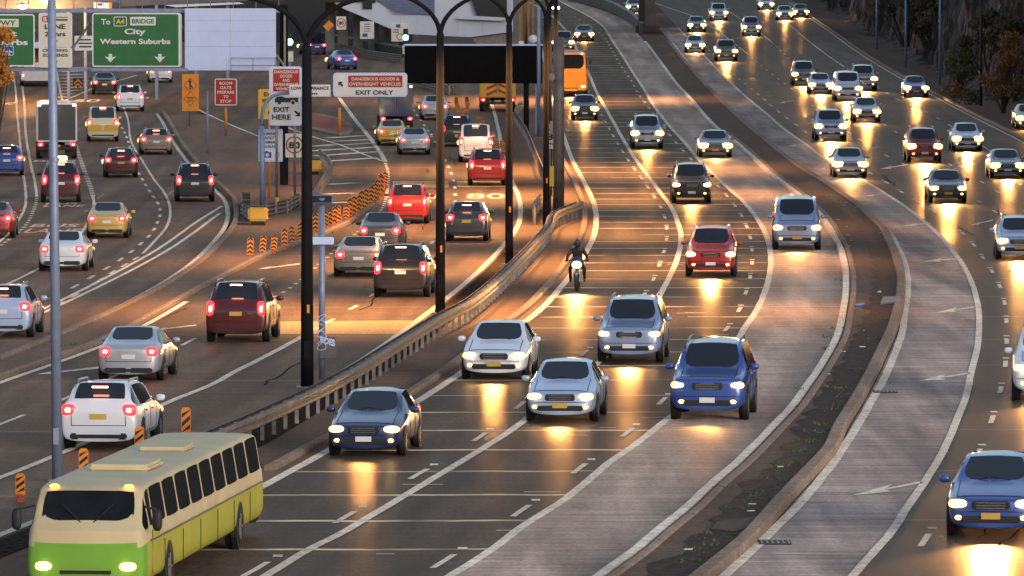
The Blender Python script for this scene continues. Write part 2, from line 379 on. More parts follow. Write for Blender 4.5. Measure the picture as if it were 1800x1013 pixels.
cl5 = Cv([(205,160),(225,212),(232,253),(250,283),(270,315),(292,345),(299,368),(291,402),(277,419),(262,435),(250,447),(200,478)])
cS1 = Cv([(390,363),(350,388),(275,440),(155,505),(107,529),(40,562),(0,582),(-60,612)])
cS2 = Cv([(387,375),(287,445),(175,504),(110,535),(40,568),(0,590),(-60,620)])

def strip(name, fl, fr, Y0, Y1, dz, m, step=2.0, cols=1, kind='structure', parent=None):
    n = max(2, int((Y1 - Y0) / step) + 1); vs, fs = [], []
    for i in range(n):
        Y = Y0 + (Y1 - Y0) * i / (n - 1)
        a, b = (fl.at(Y) if hasattr(fl, 'at') else fl(Y)), (fr.at(Y) if hasattr(fr, 'at') else fr(Y))
        for k in range(cols + 1): vs.append((a + (b - a) * k / cols, Y, zg(Y) + dz))
    c1 = cols + 1
    for i in range(n - 1):
        for k in range(cols): fs.append((i*c1 + k, i*c1 + k + 1, (i+1)*c1 + k + 1, (i+1)*c1 + k))
    o = MB().add(vs, fs).build(name, m, parent, fix=False)
    uvl = o.data.uv_layers.new(name='lane'); uu = []
    for i in range(n):
        r0 = i*(cols + 1)
        for k in range(cols + 1): uu.append((vs[r0 + k][0] - vs[r0][0], vs[r0][1]))
    for lp in o.data.loops: uvl.data[lp.index].uv = uu[lp.vertex_index]
    if kind: o['kind'] = kind
    return o
YN, YF = 112.0, 870.0
# ground: one sheet to the horizon
gx = [-600, -200, -80, -40, 0, 40, 80, 200, 600]
gy = [60, 90] + list(range(100, 900, 10)) + [950, 1050, 1200, 1400, 1800, 2400, 3200]
vs = [(x, y, zg(y) - 0.03) for y in gy for x in gx]
fs = [(i*9 + k, i*9 + k + 1, (i+1)*9 + k + 1, (i+1)*9 + k) for i in range(len(gy) - 1) for k in range(8)]
MB().add(vs, fs).build('ground', M['soil'], fix=False)['kind'] = 'structure'

off = lambda c, d: (lambda Y: c.at(Y) + d)
strip('verge', cM, off(cA, 0.2), YN, 620, 0.0, M['verge'], cols=2)
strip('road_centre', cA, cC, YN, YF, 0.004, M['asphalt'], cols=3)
strip('concrete_lane', cC, off(cE, 0.1), YN, YF, 0.008, M['concrete'], cols=2)
strip('concrete_shoulder', off(cFk, 0.2), cH, YN, 700, 0.004, M['concrete_grey'], cols=2)
strip('road_right', cH, cR, YN, YF, 0.0, M['asphalt_blue'], cols=4)
strip('nearside_lane', cK2, cR, 360, YF, 0.006, road_mat('nearside concrete', (0.130, 0.105, 0.090), (0.08, 0.066, 0.058), 0.45, 0.1, streak=0.3, joints=6.8, jcol=(0.2, 0.16, 0.13), jw=0.16), cols=1)
strip('ramp_road', lambda Y: cPk.at(Y) if Y < 318 else -62.0, cM, YN, 640, 0.004, M['asphalt_ramp'], cols=5)
strip('left_road', lambda Y: -66.0, lambda Y: min(cQ.at(Y), -0.5) if Y < 458 else -62.0, 150, 640, 0.008, M['asphalt_left'], cols=4)
strip('verge', cR, off(cR, 4.5), 230, YF, 0.02, M['median'], cols=2)

# kerbed strips
def kerb(name, c, Y0, Y1, x0, x1, h, m, step=2.0):
    n = int((Y1 - Y0) / step); b = MB()
    path = [c.pt(Y0 + (Y1 - Y0) * i / n) for i in range(n + 1)]
    wd = x1 - x0; ce = (x0 + x1) / 2; r = min(0.04, wd * 0.2)
    b.sweep(path, [(x0, -0.05), (x0, h - r), (x0 + r, h), (x1 - r, h), (x1, h - r), (x1, -0.05)])
    o = b.build(name, m); o['kind'] = 'structure'; return o
strip('median', off(cE, 0.22), off(cFk, -0.14), YN, 640, 0.13, M['median'], cols=3)
strip('soil', lambda Y: cFk.at(Y) - 1.0 - 0.35*noise.fractal(Vector((Y*.35, 1, 2)), 1.0, 2.0, 4), off(cFk, -0.14), YN, 330, 0.136, mat('dark damp soil', (.066, .042, .030), .9, 0, .5, 5, spec=.1), step=0.7)
kerb('kerb', cE, YN, 640, -0.02, 0.24, 0.15, M['kerb_white'])
kerb('kerb', cE, YN, 420, 0.26, 0.46, 0.17, M['kerb'])
kerb('kerb', cFk, YN, 640, -0.16, 0.16, 0.20, M['kerb'])
kerb('kerb', cR, 230, YF, 0.0, 0.22, 0.15, M['kerb'])
kerb('kerb', cA, 150, 430, -0.62, -0.36, 0.12, M['kerb'])
kerb('kerb', cPk, 117, 318, -0.20, 0.0, 0.15, M['kerb'])
kerb('kerb', cQ, 150, 452, 0.16, 0.42, 0.22, M['kerb'])
strip('island', off(cQ, 0.40), lambda Y: (cPk.at(Y) - 0.18), 118, 318, 0.13, M['island'], cols=4)
def upper_edge(Y):            # island far side: white edge line of the exit road
    return exitR.at(Y)
exitR = Cv([(335,172),(347,195),(380,212),(450,242),(500,262),(540,283),(562,303),(572,322),(560,345)])
strip('island', off(cQ, 0.40), lambda Y: min(exitR.at(Y), cPk.at(318) - 0.2 + max(0, 325 - Y)), 318.0, 446, 0.13, M['island'], cols=4)
strip('gutter_strip', off(cM, 0.15), off(cM, 1.05), 118, 268, 0.012, mat('dark gravel', (0.050, 0.038, 0.031), 0.95, 0, 0.7, 6, spec=.0), cols=1)

# polygons lying on the ground
def ground_poly(name, pts, dz, m, side=0.0, kind='structure'):
    bm = bmesh.new()
    f = bm.faces.new([bm.verts.new(P(*p)) for p in pts])
    bmesh.ops.triangulate(bm, faces=[f])
    for _ in range(5):
        es = [e for e in bm.edges if abs(e.verts[0].co.y - e.verts[1].co.y) > 8]
        if not es: break
        bmesh.ops.subdivide_edges(bm, edges=es, cuts=1)
        bmesh.ops.triangulate(bm, faces=bm.faces)
    if side:
        r = bmesh.ops.extrude_face_region(bm, geom=bm.faces[:])
        up = set(g for g in r['geom'] if isinstance(g, bmesh.types.BMVert))
        for v in bm.verts: v.co.z = zg(v.co.y) + (dz if v in up else -0.02)
    else:
        for v in bm.verts: v.co.z = zg(v.co.y) + dz
    bmesh.ops.recalc_face_normals(bm, faces=bm.faces)
    me = bpy.data.meshes.new(name); bm.to_mesh(me); bm.free()
    me.materials.append(m)
    o = bpy.data.objects.new(name, me); C.objects.link(o)
    if kind: o['kind'] = kind
    if me.polygons and not side:
        if sum(p.normal.z for p in me.polygons) < 0: me.flip_normals()
    return o
ground_poly('red_paving', [(487,313),(560,313),(556,330),(484,332)], 0.145, M['redpave'])
o = ground_poly('traffic_island', [(536,200),(560,203),(603,212),(618,222),(622,232),(612,240),(597,241),(575,236),(540,228),(500,214),(505,202)], 0.13, M['kerb'], 0.1)
ground_poly('red_paving', [(538,203),(560,206),(600,215),(610,223),(610,232),(598,235),(577,231),(542,224),(510,213)], 0.145, M['redpave'])
ground_poly('bus_lane_surface', [(45,395),(150,392),(148,412),(40,416)], 0.012, M['buslane'])
ground_poly('bus_lane_surface', [(62,316),(150,314),(153,322),(64,325)], 0.012, M['buslane'])
ground_poly('ramp_band', [(490,566),(735,564),(700,588),(458,588)], 0.012, M['tan'])
ground_poly('ramp_band', [(690,319),(788,319),(789,330),(692,331)], 0.012, M['tan'])
ground_poly('ramp_band', [(803,319),(896,319),(901,329),(804,330)], 0.012, M['tan'])

# ================================================================ painted markings (one sheet of paint)
mk = MB()
LZ = 0.016
def paint_line(c, Y0, Y1, wd=0.16, dash=None, start=None, dz=LZ, dx=0.0, wob=0.02):
    def seg(a, b):
        n = max(1, int(math.ceil((b - a) / 2.0))); vs = []
        for i in range(n + 1):
            Y = a + (b - a) * i / n
            k = math.sqrt(1 + c.slope(Y) ** 2) * wd / 2
            x = c.at(Y) + dx
            j = wob * noise.noise(Vector((x * 3, Y * 0.7, 1.0)))
            vs += [(x - k + j, Y, zg(Y) + dz), (x + k + j, Y, zg(Y) + dz)]
        mk.add(vs, [(2*i, 2*i + 1, 2*i + 3, 2*i + 2) for i in range(n)])
    if not dash: seg(Y0, Y1); return
    on, per = dash; Y = start if start is not None else Y0
    while Y < Y1:
        seg(Y, min(Y + on, Y1)); Y += per
def py(v, px=900): return P(px, v).y
# solid and broken lines of the two main carriageways
paint_line(cA, YN, 620, 0.24, dx=0.02)
paint_line(cB, YN, 860, 0.21)
paint_line(cC, YN, 860, 0.21)
paint_line(cE, YN, 640, 0.20, dz=0.154, dx=0.11)
paint_line(cH, YN, 700, 0.19)
paint_line(cG, 120, 640, 0.22, dx=-0.12)
paint_line(cL, YN, 760, 0.13, (3, 12), py(843) - 24)
paint_line(cD, YN, 760, 0.13, (3, 12), py(1000) - 0)
paint_line(cI, YN, 640, 0.13, (3, 12), py(962))
paint_line(cK0, 250, 600, 0.13, (3, 12)); paint_line(cK0, 600, 840, 0.16)
paint_line(cK1, 250, 640, 0.13, (3, 12)); paint_line(cK1, 640, 840, 0.14)
paint_line(cK2, 250, 480, 0.13, (3, 12)); paint_line(cK2, 560, 860, 0.15); paint_line(cK2, 480, 560, 0.13, (3, 12)); paint_line(cK2, 330, 430, 0.13)
paint_line(cR, 230, 840, 0.14, dx=-0.3)
# raised reflectors beside the broken lines
for c, y0 in ((cL, py(843) - 24), (cD, py(1000)), (cI, py(962))):
    Y = y0 + 4.2
    while Y < 500:
        x = c.at(Y); z = zg(Y)
        mk.add([(x - .09, Y - .12, z + LZ), (x + .09, Y - .12, z + LZ), (x + .09, Y + .25, z + LZ + .012), (x - .09, Y + .25, z + LZ + .012)], [(0, 1, 2, 3)])
        Y += 12
# left roads
paint_line(cM, 118, 620, 0.22, dx=-0.05)
paint_line(cN, 118, py(576), 0.20)
paint_line(cN, py(570), 470, 0.15, (3, 9))
paint_line(cN2, 120, py(530), 0.13, (4, 9)); paint_line(cN2, py(531), py(395), 0.15, (0.8, 3.2)); paint_line(cN2, py(395), py(287), 0.15, (1.2, 2.6)); paint_line(cN2, py(285), py(172), 0.26)
paint_line(cPk, 118, 228, 0.20, dx=0.2)
paint_line(cQ, 150, 452, 0.20, dx=-0.12)
paint_line(cl1, 215, 600, 0.13); paint_line(cl2, 215, 330, 0.16, (1.2, 2.6)); paint_line(cl2, 330, 600, 0.14)
paint_line(cl3, 225, 330, 0.14); paint_line(cl3, 330, 400, 0.24, (1.2, 2.2)); paint_line(cl3, 400, 570, 0.16)
paint_line(cl4, 200, 460, 0.14, (3, 7.5)); paint_line(cl5, 270, 470, 0.12)
paint_line(cl5, 225, 270, 0.12, (3, 6))
paint_line(cS1, 200, py(363), 0.15); paint_line(cS2, 200, py(375), 0.15)
paint_line(exitR, py(283), py(172), 0.16, dz=LZ + 0.13)
exR2 = Cv([(440,140),(455,170),(470,200),(500,222),(560,244),(600,256),(640,272),(676,285)])
paint_line(exR2, py(285), py(200), 0.2)
def pquad(pts, dz=LZ):
    v = [P(*p) for p in pts]
    mk.add([(q.x, q.y, zg(q.y) + dz) for q in v], [tuple(range(len(v)))])
def stroke(p0, p1, wd, dz=LZ):
    a, b = P(*p0), P(*p1); n = max(1, int(abs(a.y - b.y) / 3)); t = (b - a); t.z = 0; t.normalize(); s = Vector((t.y, -t.x, 0)) * wd / 2
    for i in range(n):
        p, q = a.lerp(b, i / n), a.lerp(b, (i + 1) / n)
        vs = [p - s, p + s, q + s, q - s]
        mk.add([(v.x, v.y, zg(v.y) + dz) for v in vs], [(0, 1, 2, 3)])
# gore hatching at the exit
for a, b in (((578,243),(637,239)),((590,249),(650,246)),((604,255),(656,252)),((622,262),(662,259)),((640,269),(668,267)),((540,258),(588,255)),((545,266),(610,262)),((552,275),(636,269)),((560,285),(662,278)),
             ((575,325),(625,322)),((572,342),(618,340)),((575,358),(612,356))):
    stroke(a, b, 0.85)
for k in range(9):     # hatched gore under the gantry
    y = 127 + k * 5.6
    stroke((104 + k * 1.0, y), (142 + k * 2.2 - max(0, k - 4) * 12, y - 1.5), 1.1)
stroke((112,178),(165,155),0.25); stroke((165,155),(240,133),0.2)
# merge arrows
def arrow(tail, tip, wd=0.022, head=0.5, hw=0.052):
    """long slanted arrow, given by its tail and tip as seen on the road"""
    L_ = math.hypot(tip[0] - tail[0], tip[1] - tail[1])
    q = lambda u, v: (tail[0] + (tip[0] - tail[0])*u, tail[1] + (tip[1] - tail[1])*u + v*L_)
    h = 1 - head
    for pts in ([q(0, -wd), q(0, wd*.6), q(h + .03, wd*.5), q(h + .03, -wd*.5)], [q(h - .05, -hw), q(1, 0), q(h - .03, hw), q(h + .05, 0)]):
        v = [P(*p) for p in pts]; mk.add([(p.x, p.y, zg(p.y) + LZ) for p in v], [(0, 1, 2, 3)])
for a, b in (((1414,254),(1383,258)),((1462,291),(1440,300)),((1555,341),(1518,346)),((1636,393),(1587,398)),((1686,455),(1621,461)),((1717,540),(1642,551)),((1706,657),(1612,671)),((1627,848),(1498,872)),((1310,185),(1290,188))):
    arrow(a, b)
for a, b in (((190,646),(64,659)),((345,573),(268,581)),((450,516),(374,524)),((527,465),(452,474)),((312,330),(294,345)),((183,342),(170,350))):
    arrow(a, b, 0.02, 0.3, 0.03)
for a, b in (((1596,290),(1546,298)),((1745,388),(1706,397)),((1395,177),(1370,182)),((1432,215),(1418,219)),((1800,447),(1765,459)),((1365,145),(1372,150))):
    arrow(a, b, 0.03, 0.4, 0.06)
# odd wear marks between the joints
random.seed(11)
for k in range(26):
    Y = random.uniform(125, 330); x = cA.at(Y) + random.uniform(0.4, 0.95) * (cC.at(Y) - cA.at(Y)); l = random.uniform(0.3, 1.0)
    mk.add([(x, Y, zg(Y) + LZ), (x + l, Y, zg(Y) + LZ), (x + l, Y + 0.12, zg(Y) + LZ), (x, Y + 0.12, zg(Y) + LZ)], [(0, 1, 2, 3)])
o = mk.build('road_marking', M['line'], fix=False); o['kind'] = 'structure'

# crack sealing on the old pavement
ck = MB(); rnd_ = random.Random(21)
for c_, d0, d1, y0, y1, cnt in ((cH, 1, 9, 124, 420, 8), (cQ, -22, -2, 165, 380, 12), (cM, -9, -1.2, 135, 380, 12)):
    for _ in range(cnt):
        Y = rnd_.uniform(y0, y1); dx = rnd_.uniform(d0, d1); lon = rnd_.random() < .92; pts = []
        for k in range(rnd_.randint(6, 16)):
            pts.append((c_.at(Y) + dx, Y))
            if lon: Y += rnd_.uniform(.6, 1.6); dx += rnd_.gauss(0, .07)
            else: dx += rnd_.uniform(.15, .4); Y += rnd_.gauss(0, .12)
        w_ = rnd_.uniform(.015, .035)
        vs = []
        for x, Y in pts:
            vs += [(x - w_ if lon else x, Y - (0 if lon else w_*4), zg(Y) + .0135), (x + w_ if lon else x, Y + (0 if lon else w_*4), zg(Y) + .0135)]
        ck.add(vs, [(2*k, 2*k + 1, 2*k + 3, 2*k + 2) for k in range(len(pts) - 1)])
o = ck.build('crack_sealing', mat('bitumen sealing', (.034, .026, .022), .95, 0, .3, 3, spec=.0), fix=False); o['kind'] = 'structure'
# lettering painted on the lanes
def text_mesh(body, size=1.0, bold=0.0, ext=0.0):
    cu = bpy.data.curves.new('lettering', 'FONT'); cu.body = body; cu.size = size; cu.offset = bold; cu.extrude = ext
    cu.resolution_u = 3
    ob = bpy.data.objects.new('lettering', cu); C.objects.link(ob)
    bpy.context.view_layer.update()
    dg = bpy.context.evaluated_depsgraph_get()
    me = bpy.data.meshes.new_from_object(ob.evaluated_get(dg))
    bpy.data.objects.remove(ob); bpy.data.curves.remove(cu)
    co = np.zeros(len(me.vertices) * 3); me.vertices.foreach_get('co', co); co = co.reshape(-1, 3)
    return me, co
def road_text(body, pxl, pxr, pyt, pyb):
    me, co = text_mesh(body, 1.0, 0.012)
    lo, hi = co.min(0), co.max(0)
    a, b = P((pxl + pxr) / 2, pyb), P((pxl + pxr) / 2, pyt)
    wd = (pxr - pxl) / sc((a.y + b.y) / 2); mx = (a.x + b.x) / 2
    co[:, 0] = mx + ((co[:, 0] - lo[0]) / (hi[0] - lo[0]) - 0.5) * wd
    co[:, 1] = a.y + (co[:, 1] - lo[1]) / (hi[1] - lo[1]) * (b.y - a.y)
    for k in range(len(co)): co[k, 2] = zg(co[k, 1]) + LZ
    me.vertices.foreach_set('co', co.ravel()); me.materials.append(M['line'])
    o = bpy.data.objects.new('road_marking', me); C.objects.link(o); o['kind'] = 'structure'
for a in (('BUS', 56, 138, 394.5, 400), ('LANE', 46, 142, 403, 410), ('BUS', 82, 137, 357, 359.5), ('LANE', 78, 148, 360.5, 364.5), ('BUS', 60, 134, 282, 285),
          ('80', 820, 888, 341, 350), ('80', 722, 770, 341.5, 350), ('60', 128, 176, 175, 180), ('40', 6, 26, 180, 185), ('80', 232, 262, 171, 175)):
    road_text(*a)

# ================================================================ vehicles
PAINT = {}
def paint(name, col, metal=0.0):
    if name not in PAINT: PAINT[name] = mat('paint ' + name, col, 0.30, metal, 0.06, 1.5, coat=0.7)
    return PAINT[name]
BASEP = paint('silver', (0.45, 0.46, 0.50), 0.35)
for n_, c_, m_ in (('white', (0.74, 0.75, 0.80), 0), ('blue silver', (0.26, 0.33, 0.52), .3), ('pale blue', (0.42, 0.50, 0.70), .2), ('blue', (0.035, 0.085, 0.33), .2),
                   ('navy', (0.02, 0.035, 0.12), .2), ('black', (0.012, 0.011, 0.012), 0), ('charcoal', (0.06, 0.06, 0.068), .3), ('grey', (0.20, 0.20, 0.22), .3),
                   ('red', (0.36, 0.012, 0.016), .1), ('dark red', (0.09, 0.008, 0.010), .1), ('orange', (0.74, 0.27, 0.02), 0), ('yellow', (0.70, 0.36, 0.03), 0),
                   ('cream', (0.66, 0.55, 0.33), 0), ('green', (0.20, 0.42, 0.05), 0), ('taxi gold', (0.62, 0.38, 0.10), .1), ('bronze', (0.26, 0.20, 0.15), .3), ('lime', (0.46, 0.44, 0.06), 0)):
    paint(n_, c_, m_)

def shell(stations, zb, c, r, q, b, zcr=0.03, split=None):
    """cage of a car body -> smooth surface, split into painted body and panes"""
    NP = 8; vs = []; bm = bmesh.new()
    def half(st):
        y, w, zl, wt, zt = st
        zm = min(0.60, zl - 0.10)
        return [(0, zb), (w * .86, zb), (w * .97, min(zb + .14, zm - .06)), (w, zm), (w * .975, zl), (wt, zt), (wt * .90, zt + zcr * .6), (0, zt + zcr)]
    Lr, Rr = [], []
    for st in stations:
        hp = half(st); l, rr = [], []
        for j, (x, z) in enumerate(hp):
            v = bm.verts.new((x, st[0], z)); rr.append(v)
            l.append(v if x == 0 else bm.verts.new((-x, st[0], z)))
        Lr.append(l); Rr.append(rr)
    tags = {}
    side = {1: [], -1: []}; front, rear = [], []
    for i in range(len(stations) - 1):
        for sgn, A in ((1, Rr), (-1, Lr)):
            for j in range(NP - 1):
                f = bm.faces.new([A[i][j], A[i][j + 1], A[i + 1][j + 1], A[i + 1][j]])
                if j == 4 and c <= i < b: side[sgn].append((i, f))
                if j == 6 and c <= i < r: front.append(f)
                if j == 6 and q <= i < b: rear.append(f)
    for i in (0, len(stations) - 1):
        for j in range(NP - 1):
            ring = [Lr[i][j], Rr[i][j], Rr[i][j + 1], Lr[i][j + 1]]; u = []
            for v in ring:
                if v not in u: u.append(v)
            bm.faces.new(u)
    bmesh.ops.recalc_face_normals(bm, faces=bm.faces)
    k = 1
    groups = []
    for name, fs, th in (('windscreen', front, .02), ('rear_window', rear, .035)):
        if fs: bmesh.ops.inset_region(bm, faces=fs, thickness=th); groups.append((name, fs))
    for sgn in (1, -1):
        for i, f in side[sgn]:
            bmesh.ops.inset_region(bm, faces=[f], thickness=0.045); groups.append(('side_window', [f]))
    for k, (name, fs) in enumerate(groups):
        for f in fs: f.material_index = k + 1
    cr = bm.edges.layers.float.new('crease_edge')
    for e in bm.edges:
        if len({f.material_index for f in e.link_faces}) > 1: e[cr] = 0.75
    cv = bm.verts.layers.float.new('crease_vert')
    for v in bm.verts:
        g = [f for f in v.link_faces if f.material_index]
        if len(g) == 1: v[cv] = 0.55
    me = bpy.data.meshes.new('cage'); bm.to_mesh(me); bm.free()
    for _ in range(len(groups) + 1): me.materials.append(None)
    ob = bpy.data.objects.new('cage', me); C.objects.link(ob)
    md = ob.modifiers.new('s', 'SUBSURF'); md.levels = 2; md.render_levels = 2
    bpy.context.view_layer.update()
    ev = ob.evaluated_get(bpy.context.evaluated_depsgraph_get()); m2 = ev.to_mesh()
    co = [v.co.copy() for v in m2.vertices]
    parts = {}
    for p in m2.polygons: parts.setdefault(p.material_index, []).append(list(p.vertices))
    ev.to_mesh_clear(); bpy.data.objects.remove(ob); bpy.data.meshes.remove(me)
    out = []
    for k, fl in sorted(parts.items()):
        idx = {}; v2 = []; f2 = []
        for f in fl:
            g = []
            for v in f:
                if v not in idx: idx[v] = len(v2); v2.append(co[v])
                g.append(idx[v])
            f2.append(g)
        out.append(('body' if k == 0 else groups[k - 1][0], v2, f2))
    return out

def wheel(root, x, y, r=0.33, wd=0.22):
    s = 1 if x > 0 else -1
    n = 20; b = MB()
    prof = [(-wd/2, r*.62), (-wd/2, r*.93), (-wd/2 + .03, r), (wd/2 - .03, r), (wd/2, r*.93), (wd/2, r*.62)]
    vs = [(u, rr * math.cos(2*math.pi*k/n), rr * math.sin(2*math.pi*k/n)) for u, rr in prof for k in range(n)]
    fs = [(i*n + k, i*n + (k+1) % n, (i+1)*n + (k+1) % n, (i+1)*n + k) for i in range(5) for k in range(n)]
    o = b.add(vs, fs).build('wheel', M['rubber'], root, smooth=True); o.location = (x, y, r)
    b = MB(); b.tube([(s*(wd/2 - .05), 0, 0), (s*(wd/2 - .012), 0, 0)], r*.64, 16)
    for k in range(5):
        a = 2*math.pi*k/5
        b.box((s*(wd/2 - .008), math.cos(a)*r*.34, math.sin(a)*r*.34), (.02, .05 + abs(math.cos(a))*r*.4, .05 + abs(math.sin(a))*r*.4))
    b.build('rim', M['rim'], o, smooth=False)
def arch(root, x, y, r, z):
    s = 1 if x > 0 else -1
    MB().tube([(x - s*.12, y, z), (x + s*.004, y, z)], r, 18).build('wheel_arch', M['black'], root)

def lamps(root, yf, yr, xf, zf, xr, zr, head=(.24, .13, .115), tail=(.13, .06, .13), lit_tail=True, bright=True):
    for s in (1, -1):
        h = MB().ell((0, 0, 0), head, 14, 8, 0.75).build('headlight', M['head_shell'], root, smooth=True, loc=(s*xf, yf, zf))
        MB().ell((0, -head[1]*.42, 0), (head[0]*.62, head[1]*.72, head[2]*.66), 12, 8, .9).build('bulb', M['head_core'], h, smooth=True)
        t = MB().ell((0, 0, 0), tail, 12, 8, 0.6).build('tail_light', M['tail_shell'] if lit_tail else M['tail_dim'], root, smooth=True, loc=(s*xr, yr, zr))
        if lit_tail: MB().ell((0, tail[1]*.45, 0), (tail[0]*.55, tail[1]*.7, tail[2]*.55), 10, 6, .8).build('bulb', M['tail_core'], t, smooth=True)
def beam(root, yf, z):
    l = bpy.data.lights.new('headlight_beam', 'SPOT'); l.energy = 1600; l.color = (1, .52, .16); l.spot_size = R(46); l.spot_blend = 0.9; l.shadow_soft_size = 0.25
    o = bpy.data.objects.new('headlight_beam', l); C.objects.link(o); o.parent = root; o.location = (0, yf - .16, z)
    o.rotation_euler = (R(78), 0, R(180)) if False else Vector((0, -1, -.16)).to_track_quat('-Z', 'Y').to_euler()
    return o

KINDS = {
 'sedan_car': dict(L=4.6, zb=.20, st=[(-2.30,.70,.62,.56,.68),(-2.16,.83,.70,.68,.78),(-1.35,.895,.84,.74,.92),(-0.90,.90,.90,.76,.985),(-0.12,.90,.93,.60,1.42),(0.85,.90,.95,.60,1.45),(1.55,.89,.97,.70,1.09),(2.10,.86,.92,.70,1.02),(2.30,.76,.80,.60,.88)], ix=(3,4,5,6), xh=.62, zh=.66, xt=.64, zt=.84, H=1.47),
 'hatchback_car': dict(L=4.0, zb=.20, st=[(-2.0,.70,.64,.56,.70),(-1.88,.82,.72,.68,.82),(-1.25,.865,.88,.72,.96),(-0.88,.87,.94,.74,1.03),(-0.18,.87,.97,.60,1.48),(1.1,.87,.99,.60,1.50),(1.72,.86,1.02,.66,1.12),(1.92,.83,.90,.68,.98),(2.0,.76,.76,.62,.84)], ix=(3,4,5,6), xh=.62, zh=.70, xt=.66, zt=.92, H=1.5),
 'off_road_car': dict(L=4.75, zb=.26, st=[(-2.38,.78,.76,.70,.90),(-2.30,.90,.84,.80,1.00),(-1.45,.94,1.02,.82,1.08),(-0.98,.945,1.07,.82,1.15),(-0.36,.945,1.10,.68,1.72),(1.65,.945,1.12,.68,1.76),(2.18,.93,1.14,.76,1.22),(2.32,.91,.98,.78,1.04),(2.38,.84,.84,.74,.90)], ix=(3,4,5,6), xh=.68, zh=.84, xt=.76, zt=1.0, H=1.8),
 'delivery_van': dict(L=4.9, zb=.25, st=[(-2.45,.78,.78,.70,.92),(-2.36,.88,.88,.80,1.06),(-1.95,.92,1.08,.80,1.20),(-1.70,.93,1.12,.80,1.28),(-1.05,.94,1.16,.74,1.90),(2.05,.94,1.16,.76,1.96),(2.34,.93,1.14,.80,1.28),(2.42,.91,.98,.80,1.06),(2.45,.86,.84,.76,.92)], ix=(3,4,5,6), xh=.70, zh=.86, xt=.80, zt=1.08, H=2.0),
 'station_wagon': dict(L=4.8, zb=.20, st=[(-2.40,.70,.62,.56,.68),(-2.26,.83,.70,.68,.78),(-1.45,.895,.84,.74,.92),(-1.0,.90,.90,.76,.985),(-0.25,.90,.93,.62,1.43),(1.75,.90,.95,.62,1.48),(2.22,.88,.97,.70,1.10),(2.34,.86,.84,.72,.94),(2.40,.78,.74,.66,.84)], ix=(3,4,5,6), xh=.62, zh=.66, xt=.70, zt=.90, H=1.5),
}
PROTO = {}; shell_cache = {}
